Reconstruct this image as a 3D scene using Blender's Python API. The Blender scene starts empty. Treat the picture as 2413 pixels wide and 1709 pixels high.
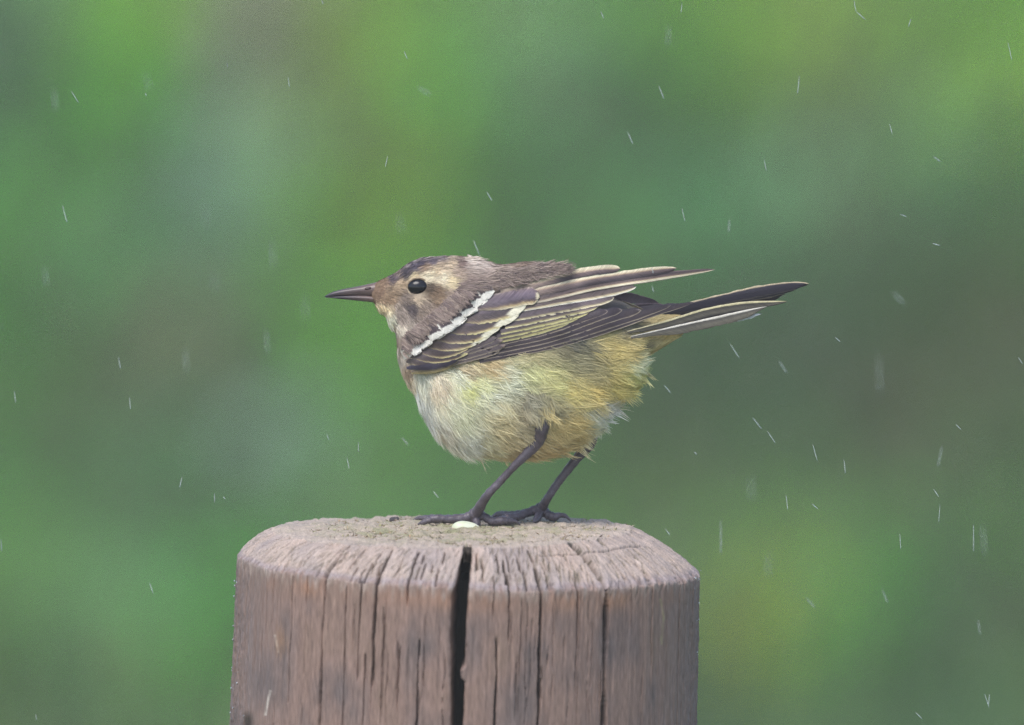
import bpy, math, random
import numpy as np

random.seed(7)
rng = np.random.default_rng(11)
R = math.radians
scene = bpy.context.scene
COL = scene.collection

# ------------------------------------------------------------------ camera, sky, sun, exposure
S = 0.00015                      # metres per photograph pixel in the plane of the bird
CX, CY = 1206.5, 854.5
DIST = 6.0
TH = R(5.3)                      # the camera looks down by this much
ZC = 1.1591
FWD = np.array([0, math.cos(TH), -math.sin(TH)])
UP = np.array([0, math.sin(TH), math.cos(TH)])
RIGHT = np.array([1.0, 0, 0])
FOC = np.array([0, 0, ZC])
cam_d = bpy.data.cameras.new('camera')
cam = bpy.data.objects.new('camera', cam_d)
COL.objects.link(cam)
cam.location = FOC - DIST * FWD
cam.rotation_euler = (R(90) - TH, 0, 0)
cam_d.sensor_width = 36
cam_d.lens = 36 * DIST / (2413 * S)
cam_d.clip_start = 0.5
cam_d.clip_end = 2000
cam_d.dof.use_dof = True
cam_d.dof.focus_distance = DIST - 0.006
cam_d.dof.aperture_fstop = 8.5
scene.camera = cam
CAMP = np.array(cam.location)

SUN_EL, SUN_ROT = R(58), R(-150)
world = bpy.data.worlds.new('World')
scene.world = world
world.use_nodes = True
wn = world.node_tree
wn.nodes.clear()
sky = wn.nodes.new('ShaderNodeTexSky')
sky.sky_type = 'NISHITA'
sky.sun_disc = False
sky.sun_elevation = SUN_EL
sky.sun_rotation = SUN_ROT
sky.air_density = 1.0
sky.dust_density = 2.0
sky.ozone_density = 1.0
bg = wn.nodes.new('ShaderNodeBackground')
bg.inputs['Strength'].default_value = 0.12
wo = wn.nodes.new('ShaderNodeOutputWorld')
wn.links.new(sky.outputs[0], bg.inputs[0])
wn.links.new(bg.outputs[0], wo.inputs[0])

sun_d = bpy.data.lights.new('sun', 'SUN')
sun_d.energy = 1.3
sun_d.angle = R(35)
sun_d.color = (1.0, 0.985, 0.96)
sun = bpy.data.objects.new('sun', sun_d)
COL.objects.link(sun)
sun.location = (0, 0, 8)
sun.rotation_euler = (R(90) - SUN_EL, 0, R(-28))   # from above, front left of the camera

scene.view_settings.view_transform = 'Standard'
scene.view_settings.look = 'None'
scene.view_settings.gamma = 1
scene.view_settings.exposure = 0.72
scene.render.engine = 'CYCLES'
scene.cycles.use_denoising = True
scene.cycles.denoising_prefilter = 'NONE'
scene.cycles.max_bounces = 5
scene.cycles.transparent_max_bounces = 8

# ------------------------------------------------------------------ helpers
def lin(c):
    c = np.asarray(c, float) / 255.0
    return np.where(c <= 0.04045, c / 12.92, ((c + 0.055) / 1.055) ** 2.4)

def P2W(p):
    """photo-pixel space (x right, y down, d away from the camera, all in pixels) to the world, rigidly"""
    p = np.asarray(p, float)
    x, y, d = p[..., 0], p[..., 1], p[..., 2]
    return (FOC + ((x - CX) * S)[..., None] * RIGHT - ((y - CY) * S)[..., None] * UP + (d * S)[..., None] * FWD)

def W2P(w):
    v = np.asarray(w, float) - FOC
    return np.array([v @ RIGHT / S + CX, -(v @ UP) / S + CY, v @ FWD / S])

def hash2(ix, iy, seed):
    h = (ix.astype(np.int64) * 374761393 + iy.astype(np.int64) * 668265263 + seed * 1442695041) & 0x7fffffff
    h = ((h ^ (h >> 13)) * 1274126177) & 0x7fffffff
    h = h ^ (h >> 16)
    return (h & 0xffff) / 65535.0

def vnoise(x, y, seed=0):
    x, y = np.broadcast_arrays(np.asarray(x, float), np.asarray(y, float))
    ix, iy = np.floor(x), np.floor(y)
    fx, fy = x - ix, y - iy
    fx = fx * fx * (3 - 2 * fx); fy = fy * fy * (3 - 2 * fy)
    a = hash2(ix, iy, seed); b = hash2(ix + 1, iy, seed)
    c = hash2(ix, iy + 1, seed); d = hash2(ix + 1, iy + 1, seed)
    return (a + (b - a) * fx) * (1 - fy) + (c + (d - c) * fx) * fy - 0.5

def fbm(x, y, seed=0, octv=4):
    s, a = 0, 1.0
    for k in range(octv):
        s = s + a * vnoise(np.asarray(x) * 2 ** k, np.asarray(y) * 2 ** k, seed + 17 * k)
        a *= 0.5
    return s

def shepard(pts, vals, q, p=3.5):
    pts = np.asarray(pts, float); vals = np.asarray(vals, float)
    q = np.asarray(q, float)
    out = np.empty((len(q), vals.shape[1]))
    for i in range(0, len(q), 20000):
        d = np.sqrt(((q[i:i + 20000, None, :] - pts[None]) ** 2).sum(-1)) + 4.0
        w = d ** (-p)
        out[i:i + 20000] = (w @ vals) / w.sum(1, keepdims=True)
    return out

def catmull(pts, n):
    P = np.asarray(pts, float)
    k = len(P)
    P = np.vstack([2 * P[0] - P[1], P, 2 * P[-1] - P[-2]])
    t = np.linspace(0, k - 1 - 1e-9, n)
    i = np.floor(t).astype(int); f = (t - i)[:, None]
    p0, p1, p2, p3 = P[i], P[i + 1], P[i + 2], P[i + 3]
    return 0.5 * (2 * p1 + (p2 - p0) * f + (2 * p0 - 5 * p1 + 4 * p2 - p3) * f ** 2 + (3 * p1 - p0 - 3 * p2 + p3) * f ** 3)

def make_mesh(name, V, F, col=None, extra=None, smooth=True, matidx=None):
    """F: an (n,4) or (n,3) array, or a list of such arrays"""
    me = bpy.data.meshes.new(name)
    V = np.asarray(V, np.float32)
    Fs = F if isinstance(F, list) else [F]
    Fs = [np.asarray(f, np.int32) for f in Fs if len(f)]
    loops = np.concatenate([f.ravel() for f in Fs])
    tot = np.concatenate([np.full(len(f), f.shape[1], np.int32) for f in Fs])
    start = np.concatenate([[0], np.cumsum(tot)[:-1]]).astype(np.int32)
    me.vertices.add(len(V)); me.vertices.foreach_set('co', V.ravel())
    me.loops.add(len(loops)); me.loops.foreach_set('vertex_index', loops)
    me.polygons.add(len(tot)); me.polygons.foreach_set('loop_start', start)
    me.polygons.foreach_set('loop_total', tot)
    me.polygons.foreach_set('use_smooth', np.full(len(tot), smooth, bool))
    if matidx is not None:
        me.polygons.foreach_set('material_index', np.asarray(matidx, np.int32))
    me.update(calc_edges=True)
    me.validate()
    if col is not None:
        a = me.attributes.new('col', 'FLOAT_COLOR', 'POINT')
        c = np.ones((len(V), 4), np.float32); c[:, :3] = np.clip(col, 0, 1)
        a.data.foreach_set('color', c.ravel())
    if extra is not None:
        a = me.attributes.new('fuv', 'FLOAT_VECTOR', 'POINT')
        a.data.foreach_set('vector', np.asarray(extra, np.float32).ravel())
    return me

def link(name, me, mats, parent=None, label=None, cat=None, group=None, kind=None):
    o = bpy.data.objects.new(name, me)
    COL.objects.link(o)
    for m in (mats if isinstance(mats, (list, tuple)) else [mats]):
        if m is not None and me is not None:
            me.materials.append(m)
    if parent is not None:
        o.parent = parent
        o.matrix_parent_inverse = parent.matrix_world.inverted() if False else o.matrix_parent_inverse
    if label: o['label'] = label
    if cat: o['category'] = cat
    if group: o['group'] = group
    if kind: o['kind'] = kind
    return o

def grid_faces(nr, nc, wrap=False):
    i = np.arange(nr - 1)[:, None]; j = np.arange(nc if wrap else nc - 1)[None]
    a = i * nc + j; b = i * nc + (j + 1) % nc
    return np.stack([a, b, b + nc, a + nc], -1).reshape(-1, 4)

def tube(path, rad, nseg=10, n=None, flat=None):
    """a tapered tube along points, in any 3D space; returns V, F"""
    path = np.asarray(path, float); rad = np.asarray(rad, float)
    if n:
        PR = catmull(np.column_stack([path, rad]), n)
        path, rad = PR[:, :3], np.maximum(PR[:, 3], 0.15)
    T = np.gradient(path, axis=0); T /= np.linalg.norm(T, axis=1, keepdims=True) + 1e-9
    ref = np.array([0.13, 0.21, 1.0]); ref /= np.linalg.norm(ref)
    A = np.cross(T, ref); A /= np.linalg.norm(A, axis=1, keepdims=True) + 1e-9
    B = np.cross(T, A)
    a = np.linspace(0, 2 * math.pi, nseg, endpoint=False)
    V = path[:, None] + rad[:, None, None] * (np.cos(a)[None, :, None] * A[:, None] + np.sin(a)[None, :, None] * B[:, None])
    V = V.reshape(-1, 3)
    F = grid_faces(len(path), nseg, True)
    m = len(V)
    V = np.vstack([V, path[:1], path[-1:]])
    j = np.arange(nseg)
    c0 = np.stack([np.full(nseg, m), (j + 1) % nseg, j], -1)
    o = (len(path) - 1) * nseg
    c1 = np.stack([np.full(nseg, m + 1), o + j, o + (j + 1) % nseg], -1)
    return V, F, np.vstack([c0, c1])

# ------------------------------------------------------------------ materials
def new_mat(name):
    m = bpy.data.materials.new(name); m.use_nodes = True
    nt = m.node_tree
    return m, nt, nt.nodes['Principled BSDF']

def N(nt, t, **kw):
    n = nt.nodes.new(t)
    for k, v in kw.items():
        if hasattr(n, k): setattr(n, k, v)
        else: n.inputs[k].default_value = v
    return n

def attr_mat(name, rough=0.65, noise_scale=900, noise_amt=0.25, bump=0.0, spec=0.3, stretch=(1, 1, 1)):
    m, nt, b = new_mat(name)
    at = N(nt, 'ShaderNodeAttribute', attribute_name='col')
    tc = N(nt, 'ShaderNodeTexCoord')
    mp = N(nt, 'ShaderNodeMapping'); mp.inputs['Scale'].default_value = stretch
    no = N(nt, 'ShaderNodeTexNoise'); no.inputs['Scale'].default_value = noise_scale; no.inputs['Detail'].default_value = 4
    mr = N(nt, 'ShaderNodeMapRange'); mr.inputs['From Min'].default_value = 0.25; mr.inputs['From Max'].default_value = 0.75
    mr.inputs['To Min'].default_value = 1 - noise_amt; mr.inputs['To Max'].default_value = 1 + noise_amt
    mx = N(nt, 'ShaderNodeVectorMath', operation='SCALE')
    nt.links.new(tc.outputs['Object'], mp.inputs[0]); nt.links.new(mp.outputs[0], no.inputs['Vector'])
    nt.links.new(no.outputs['Fac'], mr.inputs['Value'])
    nt.links.new(at.outputs['Color'], mx.inputs[0]); nt.links.new(mr.outputs[0], mx.inputs['Scale'])
    nt.links.new(mx.outputs[0], b.inputs['Base Color'])
    b.inputs['Roughness'].default_value = rough
    b.inputs['Specular IOR Level'].default_value = spec
    if bump:
        bp = N(nt, 'ShaderNodeBump'); bp.inputs['Strength'].default_value = bump; bp.inputs['Distance'].default_value = 0.0004
        nt.links.new(no.outputs['Fac'], bp.inputs['Height']); nt.links.new(bp.outputs[0], b.inputs['Normal'])
    return m

M_wood = attr_mat('weathered wood', 0.62, 2400, 0.34, 0.5, 0.3, (1, 1, 0.10))
M_moss = attr_mat('moss crumbs', 0.9, 1200, 0.3, 0.0, 0.1)
M_plume = attr_mat('plumage', 0.75, 1500, 0.12, 0.0, 0.2)
M_skin = attr_mat('downy skin', 0.8, 1500, 0.2, 0.0, 0.15)
M_leg = attr_mat('leg scales', 0.34, 2600, 0.3, 0.35, 0.55)
M_beak = attr_mat('beak horn', 0.33, 1200, 0.1, 0.1, 0.5)

def feather_mat():
    m, nt, b = new_mat('flight feather')
    at = N(nt, 'ShaderNodeAttribute', attribute_name='col')
    fu = N(nt, 'ShaderNodeAttribute', attribute_name='fuv')
    sp = N(nt, 'ShaderNodeSeparateXYZ')
    nt.links.new(fu.outputs['Vector'], sp.inputs[0])
    # barbs run outwards and towards the tip: phase = along - 0.9 * |across|
    ab = N(nt, 'ShaderNodeMath', operation='ABSOLUTE'); nt.links.new(sp.outputs['Y'], ab.inputs[0])
    ml = N(nt, 'ShaderNodeMath', operation='MULTIPLY'); ml.inputs[1].default_value = 1.3; nt.links.new(ab.outputs[0], ml.inputs[0])
    sb = N(nt, 'ShaderNodeMath', operation='SUBTRACT'); nt.links.new(sp.outputs['X'], sb.inputs[0]); nt.links.new(ml.outputs[0], sb.inputs[1])
    cm = N(nt, 'ShaderNodeCombineXYZ')
    k1 = N(nt, 'ShaderNodeMath', operation='MULTIPLY'); k1.inputs[1].default_value = 0.38; nt.links.new(sb.outputs[0], k1.inputs[0])
    k2 = N(nt, 'ShaderNodeMath', operation='MULTIPLY'); k2.inputs[1].default_value = 0.03; nt.links.new(sp.outputs['Y'], k2.inputs[0])
    nt.links.new(k1.outputs[0], cm.inputs[0]); nt.links.new(k2.outputs[0], cm.inputs[1]); nt.links.new(sp.outputs['Z'], cm.inputs[2])
    no = N(nt, 'ShaderNodeTexNoise'); no.inputs['Scale'].default_value = 1.0; no.inputs['Detail'].default_value = 3
    nt.links.new(cm.outputs[0], no.inputs['Vector'])
    mr = N(nt, 'ShaderNodeMapRange'); mr.inputs['From Min'].default_value = 0.3; mr.inputs['From Max'].default_value = 0.7
    mr.inputs['To Min'].default_value = 0.74; mr.inputs['To Max'].default_value = 1.24
    nt.links.new(no.outputs['Fac'], mr.inputs['Value'])
    mx = N(nt, 'ShaderNodeVectorMath', operation='SCALE')
    nt.links.new(at.outputs['Color'], mx.inputs[0]); nt.links.new(mr.outputs[0], mx.inputs['Scale'])
    nt.links.new(mx.outputs[0], b.inputs['Base Color'])
    b.inputs['Roughness'].default_value = 0.55
    b.inputs['Specular IOR Level'].default_value = 0.35
    bp = N(nt, 'ShaderNodeBump'); bp.inputs['Strength'].default_value = 0.35; bp.inputs['Distance'].default_value = 0.0003
    nt.links.new(no.outputs['Fac'], bp.inputs['Height']); nt.links.new(bp.outputs[0], b.inputs['Normal'])
    return m
M_feather = feather_mat()

M_eye, nt, b = new_mat('eye gloss')
b.inputs['Base Color'].default_value = (0.008, 0.008, 0.011, 1); b.inputs['Roughness'].default_value = 0.16
no = N(nt, 'ShaderNodeTexNoise'); no.inputs['Scale'].default_value = 600
bp = N(nt, 'ShaderNodeBump'); bp.inputs['Strength'].default_value = 0.02
nt.links.new(no.outputs['Fac'], bp.inputs['Height']); nt.links.new(bp.outputs[0], b.inputs['Normal'])

M_water, nt, b = new_mat('rain water')
b.inputs['Base Color'].default_value = (0.86, 0.93, 0.9, 1); b.inputs['Roughness'].default_value = 0.25
b.inputs['IOR'].default_value = 1.33; b.inputs['Transmission Weight'].default_value = 0.7
no = N(nt, 'ShaderNodeTexNoise'); no.inputs['Scale'].default_value = 700
bp = N(nt, 'ShaderNodeBump'); bp.inputs['Strength'].default_value = 0.1
nt.links.new(no.outputs['Fac'], bp.inputs['Height']); nt.links.new(bp.outputs[0], b.inputs['Normal'])

M_bead, nt, b = new_mat('water bead')
b.inputs['Base Color'].default_value = (0.95, 0.97, 0.97, 1); b.inputs['Roughness'].default_value = 0.04
b.inputs['IOR'].default_value = 1.33; b.inputs['Transmission Weight'].default_value = 0.9
no = N(nt, 'ShaderNodeTexNoise'); no.inputs['Scale'].default_value = 900
bp = N(nt, 'ShaderNodeBump'); bp.inputs['Strength'].default_value = 0.05
nt.links.new(no.outputs['Fac'], bp.inputs['Height']); nt.links.new(bp.outputs[0], b.inputs['Normal'])

# leaves: the plant's own colour comes with the object, each leaf differs a little
M_leaf, nt, b = new_mat('weed leaf')
oi = N(nt, 'ShaderNodeObjectInfo')
at = N(nt, 'ShaderNodeAttribute', attribute_name='col')
mu = N(nt, 'ShaderNodeVectorMath', operation='MULTIPLY')
nt.links.new(oi.outputs['Color'], mu.inputs[0]); nt.links.new(at.outputs['Color'], mu.inputs[1])
tc = N(nt, 'ShaderNodeTexCoord'); no = N(nt, 'ShaderNodeTexNoise'); no.inputs['Scale'].default_value = 30
nt.links.new(tc.outputs['Object'], no.inputs['Vector'])
mr = N(nt, 'ShaderNodeMapRange'); mr.inputs['To Min'].default_value = 0.8; mr.inputs['To Max'].default_value = 1.2
nt.links.new(no.outputs['Fac'], mr.inputs['Value'])
sc = N(nt, 'ShaderNodeVectorMath', operation='SCALE'); nt.links.new(mu.outputs[0], sc.inputs[0]); nt.links.new(mr.outputs[0], sc.inputs['Scale'])
nt.links.new(sc.outputs[0], b.inputs['Base Color'])
b.inputs['Roughness'].default_value = 0.6; b.inputs['Specular IOR Level'].default_value = 0.25
tr = N(nt, 'ShaderNodeBsdfTranslucent'); nt.links.new(sc.outputs[0], tr.inputs['Color'])
mxs = N(nt, 'ShaderNodeMixShader'); mxs.inputs[0].default_value = 0.45
nt.links.new(b.outputs[0], mxs.inputs[1]); nt.links.new(tr.outputs[0], mxs.inputs[2])
nt.links.new(mxs.outputs[0], nt.nodes['Material Output'].inputs['Surface'])

def noise_mat(name, c0, c1, scale, rough=0.9):
    m, nt, b = new_mat(name)
    tc = N(nt, 'ShaderNodeTexCoord'); no = N(nt, 'ShaderNodeTexNoise'); no.inputs['Scale'].default_value = scale; no.inputs['Detail'].default_value = 6
    cr = N(nt, 'ShaderNodeValToRGB'); cr.color_ramp.elements[0].position = 0.35; cr.color_ramp.elements[1].position = 0.65
    cr.color_ramp.elements[0].color = (*c0, 1); cr.color_ramp.elements[1].color = (*c1, 1)
    nt.links.new(tc.outputs['Object'], no.inputs['Vector']); nt.links.new(no.outputs['Fac'], cr.inputs[0]); nt.links.new(cr.outputs[0], b.inputs['Base Color'])
    b.inputs['Roughness'].default_value = rough
    return m
M_ground = noise_mat('meadow soil and turf', (0.045, 0.075, 0.03), (0.09, 0.12, 0.05), 2.5)
M_grass = attr_mat('grass blades', 0.7, 20, 0.2, 0.0, 0.2)
M_stem = noise_mat('weed stem', (0.06, 0.09, 0.035), (0.10, 0.12, 0.05), 25, 0.7)
M_seed = noise_mat('pale seed husk', (0.66, 0.70, 0.48), (0.76, 0.78, 0.62), 300, 0.45)
M_crumb = noise_mat('dark bark', (0.035, 0.035, 0.042), (0.10, 0.09, 0.095), 700, 0.8)
# ------------------------------------------------------------------ ground
gv = []
gs = np.array([-600, -120, -40, -15, -5, 0, 5, 15, 40, 120, 600], float)
gx, gy = np.meshgrid(gs, gs, indexing='ij')
gz = np.zeros_like(gx)
me = make_mesh('ground', np.stack([gx, gy, gz], -1).reshape(-1, 3), grid_faces(len(gs), len(gs)))
link('ground', me, M_ground, kind='structure', label='green meadow ground under the weeds', cat='ground')

# ------------------------------------------------------------------ the wooden post
PX0, PYW, PZ = (1105 - CX) * S, -0.015, 1.10
def post_top(xp, yp):
    """height in pixels of the post's flat top above its nominal level at local pixel offsets"""
    r = np.sqrt(xp ** 2 + yp ** 2)
    dome = 12 - 15 * np.clip(yp / 430, 0, 1.1) ** 1.4 - 3 * np.clip(r / 430, 0, 1.2) ** 4
    return dome + 2.2 * fbm(xp / 55, yp / 55, 3, 3) * 2

def build_post():
    # columns: the front half dense, denser still along the cracks
    cracks = [  # photo x, half width, depth, upper end (fraction up the bevel, or -photo y), lower end photo y
        (646, 2.4, 28, .95, 1465), (691, 2.8, 32, .85, 1655), (766, 4.2, 75, .97, 2600), (818, 2.0, 30, -1372, 2300),
        (850, 1.9, 24, .05, 1600), (884, 3.2, 40, .95, 1612), (958, 2.2, 26, .9, 1425), (865, 2.2, 28, -1530, 2300),
        (945, 1.5, 15, -1510, 1675), (990, 2.0, 24, -1495, 2300), (586, 1.5, 16, .05, 1660), (622, 1.5, 16, -1480, 1690),
        (1160, 1.4, 14, .3, 1455), (1196, 2.0, 24, .35, 1512), (1171, 2.4, 32, -1494, 2300), (1271, 4.2, 75, .9, 2600),
        (1356, 2.8, 40, .25, 1602), (1326, 1.3, 12, -1490, 1560), (1422, 8.0, 120, 1.0, 2600), (1528, 1.8, 20, .2, 1570),
        (1591, 3.0, 45, .1, 2300), (724, 1.4, 12, -1330, 1440), (905, 1.3, 12, -1420, 1700), (1225, 1.3, 10, -1400, 1690),
        (1480, 1.5, 14, .5, 1480), (1560, 1.5, 14, .3, 1640), (1625, 1.6, 16, .1, 1900), (1390, 1.3, 10, -1440, 1709)]
    for k in range(40):      # hairline checks
        x = rng.uniform(570, 1640); y0 = rng.uniform(1370, 1640)
        if abs(x - 1083) > 30: cracks.append((x, rng.uniform(.8, 1.3), rng.uniform(5, 12), -y0, y0 + rng.uniform(60, 330)))
    bev = []   # short cracks in the bevel only
    for k in range(60):
        x = rng.uniform(590, 1620)
        if 1040 < x < 1120: continue
        hi = rng.uniform(.35, .98); bev.append((x, rng.uniform(1.2, 2.4), rng.uniform(10, 26), hi, hi - rng.uniform(.25, .6)))
    def phi_of(px): return -math.acos(max(-.999, min(.999, (px + 8 - 1105) / 545.0)))
    ph = list(np.linspace(-math.pi * 1.04, math.pi * 0.04, 860)) + list(np.linspace(math.pi * 0.045, math.pi * 0.955, 150))
    for c in cracks:
        p0 = phi_of(c[0]); s = max(.001, abs(math.sin(p0)))
        ph += list(p0 + np.linspace(-(c[1] + 5), c[1] + 5, 17 if c[2] > 12.5 else 5) / 545.0)
    ps = phi_of(1083)
    ph += list(ps + np.linspace(-34, 34, 60) / 545.0)
    ph = np.array(sorted(set(np.round(ph, 6))))
    ph = ph[np.concatenate([[True], np.diff(ph) > 0.0006])]
    nc = len(ph)
    top_t = np.linspace(0.004, 1, 105); bev_t = np.linspace(0, 1, 62)[1:]; side_z = np.concatenate([np.arange(3, 420, 3.2), np.geomspace(424, 7240, 24)])
    nr = len(top_t) + len(bev_t) + len(side_z)
    cp, sp_ = np.cos(ph), np.sin(ph)
    Rp = 425 - 40 * cp + 10 * vnoise(ph * 4, 0.5, 5) * 2
    Rr = 545 + 6 * vnoise(ph * 2.2, 1.5, 6) * 2
    zr = -74 - 20 * cp + 8 * vnoise(ph * 5, 2.5, 7) * 2
    r = np.zeros((nr, nc)); z = np.zeros((nr, nc)); zone = np.zeros((nr, nc)); bt = np.full((nr, nc), -1.0)
    a = len(top_t); bb = a + len(bev_t)
    r[:a] = top_t[:, None] * Rp[None]
    z[:a] = post_top(r[:a] * cp, r[:a] * sp_)
    zone[:a] = 0
    u = bev_t[:, None]
    zedge = z[a - 1]
    bulge = 4 * np.sin(u * math.pi)
    r[a:bb] = Rp + (Rr - Rp) * u ** 0.96 + bulge
    z[a:bb] = zedge + (zr - zedge) * (u ** 1.06) + bulge
    zone[a:bb] = 1; bt[a:bb] = 1 - u
    r[bb:] = Rr + 0.012 * np.minimum(side_z, 2000)[:, None]
    z[bb:] = zr - side_z[:, None]
    zone[bb:] = 2
    # soften both edges of the bevel
    for it in range(5):
        lo, hi = bb - 5, bb + 4
        r[lo:hi] = (r[lo - 1:hi - 1] + 2 * r[lo:hi] + r[lo + 1:hi + 1]) / 4
        z[lo:hi] = (z[lo - 1:hi - 1] + 2 * z[lo:hi] + z[lo + 1:hi + 1]) / 4
    arc = 545 * ph[None] * np.ones((nr, 1))
    prof = np.concatenate([top_t * 425, 425 + bev_t * 150, 575 + side_z])[:, None] * np.ones((1, nc))
    # relief
    pits = fbm(arc / 7, prof / 26, 31, 4)
    pits2 = np.clip(fbm((arc + prof * .35) / 5.0, prof / 30, 41, 3) - 0.12, 0, 1)
    rel = np.zeros((nr, nc))
    mb = (zone == 1)
    mt = (zone == 0)
    ms = (zone == 2)
    rightness = np.clip((cp + .1) * 1.4, 0.3, 1.2)[None]
    rel += mb * (pits * 5.0 - pits2 * 19 * rightness)
    fade = np.exp(-np.clip(prof - 575, 0, None) / 30)
    rel += ms * (fbm(arc / 9, prof / 260, 51, 4) * 1.6 + fade * (pits * 2.6 - pits2 * 11 * np.clip(cp[None], 0, 1)))
    edgerough = np.clip(np.abs(cp[None]) - .9, 0, .1) * 10
    rel += ms * edgerough * fbm(arc / 4, prof / 14, 61, 3) * 5
    xt, yt = r * cp, r * sp_
    crumb = fbm(xt / 16, yt / 16, 71, 5)
    rimfade = np.clip(r / np.maximum(Rp, 1), 0, 1) ** 3
    z += mt * (crumb * 9 + np.clip(fbm(xt / 30, yt / 30, 81, 3), 0, 1) * 6)
    # cracks
    crk = np.zeros((nr, nc))
    pyv = 1256 - z + 50 * np.abs(sp_)[None]
    def add(px, w, dep, hi, lo_py, bevel_only=False, lo_f=0):
        p0 = phi_of(px)
        wob = vnoise(prof / 70, px * .37, 91) * 5 + vnoise(prof / 15, px * .71, 92) * 1.6
        d = np.abs(545 * (ph[None] - p0) - wob)
        wv = w * (0.55 + 0.9 * (vnoise(prof / 45, px, 93) + .5)) * np.where(mb, 1.35, 1.0)
        if hi < 0:
            m = np.clip((pyv + hi) / 25, 0, 1) * ms
        else:
            m = np.where(mb, np.clip((hi - bt) / .12, 0, 1), 0) + ms * 1.0
        if bevel_only:
            m = np.where(mb, m * np.clip((bt - lo_f) / .12, 0, 1), 0)
        else:
            m = m * np.clip((lo_py - pyv) / 60, 0, 1)
        g = np.clip(1 - d / np.maximum(wv, .3), 0, 1) ** 0.55 * m
        np.maximum(crk, g * dep, out=crk)
    for c in cracks: add(*c)
    for c in bev: add(c[0], c[1], c[2], c[3], 0, True, c[4])
    rel -= crk * np.where(mb, 1.7, 1.0)
    # ring-shaped check on the right bevel
    band = np.exp(-((bt - .72 - .05 * vnoise(arc / 40, 3.3, 95)) / .02) ** 2) * (cp > .35) * (cp < .93)
    rel -= band * mb * 7
    k = np.where(mb, 0.75, 1.0)
    rfac = np.where(mt, 0, 1.0)
    r = r + rel * rfac * k
    z = z + np.where(mb, rel * .65, 0)
    # the wide split
    sy = [1225, 1262, 1290, 1340, 1400, 1480, 1560, 1572, 1590, 1600, 1709, 2600]
    sl = [1092, 1089, 1084, 1072, 1061, 1061, 1064, 1064, 1065, 1066, 1069, 1072]
    sr = [1100, 1105, 1108, 1106, 1100, 1098, 1097, 1086, 1090, 1099, 1098, 1096]
    L = np.interp(pyv, sy, sl) + vnoise(prof / 9, 1.1, 96) * 3
    Rt = np.interp(pyv, sy, sr) + vnoise(prof / 9, 7.7, 97) * 3
    xs = 1105 + 545 * np.cos(ph)[None] + 0 * r - 8
    ins = (xs > L) & (xs < Rt) & (sp_[None] < 0)
    floor_r = np.where(mt, Rp[None] - 62, np.where(mb, Rp[None] - 30 - 190 * (1 - bt), 330))
    r2 = np.where(ins, np.minimum(r, floor_r), r)
    z = np.where(ins & mt & (r > Rp[None] - 62), z - 40, z)
    # rounded lips of the split
    lip = np.clip(1 - np.minimum(np.abs(xs - L), np.abs(xs - Rt)) / 9, 0, 1) ** 2 * (sp_[None] < 0) * (~ins)
    r = r2 - lip * 5 * (mb | ms)
    x = r * cp + 0.033 * np.minimum(z, 0)
    y = r * sp_
    V = np.stack([PX0 + x * S, PYW + y * S, PZ + z * S], -1)
    V[-1, :, 2] = -0.02
    # colour of the wood
    streak = fbm(arc / 6, prof / 190, 101, 4)
    broad = fbm(arc / 70, prof / 120, 111, 3)
    fine = fbm(arc / 2.2, prof / 30, 121, 3)
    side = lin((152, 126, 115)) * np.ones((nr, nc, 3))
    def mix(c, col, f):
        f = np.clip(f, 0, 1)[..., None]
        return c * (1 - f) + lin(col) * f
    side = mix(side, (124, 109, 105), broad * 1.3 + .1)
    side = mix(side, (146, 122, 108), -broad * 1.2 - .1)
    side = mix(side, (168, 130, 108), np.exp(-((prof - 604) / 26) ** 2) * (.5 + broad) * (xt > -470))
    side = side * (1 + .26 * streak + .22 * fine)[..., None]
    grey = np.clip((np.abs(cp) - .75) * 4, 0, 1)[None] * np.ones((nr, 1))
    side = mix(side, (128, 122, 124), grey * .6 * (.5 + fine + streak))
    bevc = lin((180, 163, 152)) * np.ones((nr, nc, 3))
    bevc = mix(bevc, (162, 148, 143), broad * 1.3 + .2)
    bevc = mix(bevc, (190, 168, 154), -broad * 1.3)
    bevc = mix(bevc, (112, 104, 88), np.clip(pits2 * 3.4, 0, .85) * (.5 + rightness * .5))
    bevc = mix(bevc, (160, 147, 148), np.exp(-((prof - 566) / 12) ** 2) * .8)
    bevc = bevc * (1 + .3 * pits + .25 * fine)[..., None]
    topc = lin((178, 164, 146)) * np.ones((nr, nc, 3))
    topc = mix(topc, (152, 148, 116), fbm(xt / 40, yt / 40, 131, 3) * 2.2 + .2)
    topc = mix(topc, (186, 170, 160), rimfade * .8)
    topc = mix(topc, (118, 108, 100), -crumb * 1.6 - .25)
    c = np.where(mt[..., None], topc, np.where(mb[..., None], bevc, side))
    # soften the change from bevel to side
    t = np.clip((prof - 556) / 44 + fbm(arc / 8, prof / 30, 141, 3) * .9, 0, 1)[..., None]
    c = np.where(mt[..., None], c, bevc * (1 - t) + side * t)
    c = mix(c, (44, 38, 38), np.clip(crk / 22, 0, 1) * .7)
    c = np.where(ins[..., None] & ~mt[..., None], lin((58, 52, 46)), c)
    # pale scrapes, lime streaks and a dark knot
    pxv = 1105 + x
    def streakmark(x0, y0, x1, y1, w, col, amt):
        tt = np.clip((pyv - y0) / (y1 - y0), 0, 1)
        dx = np.abs(pxv - (x0 + (x1 - x0) * tt) - vnoise(pyv / 14, x0, 151) * 3)
        f = np.clip(1.4 - dx / w, 0, 1) * ((pyv > y0) & (pyv < y1)) * ms * (sp_[None] < 0)
        return mix(c, col, f * amt * np.clip(.8 + fbm(pxv / 6, pyv / 12, 161, 2), 0, 1))
    c = streakmark(652, 1490, 660, 1532, 2.6, (205, 190, 176), .95)
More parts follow.
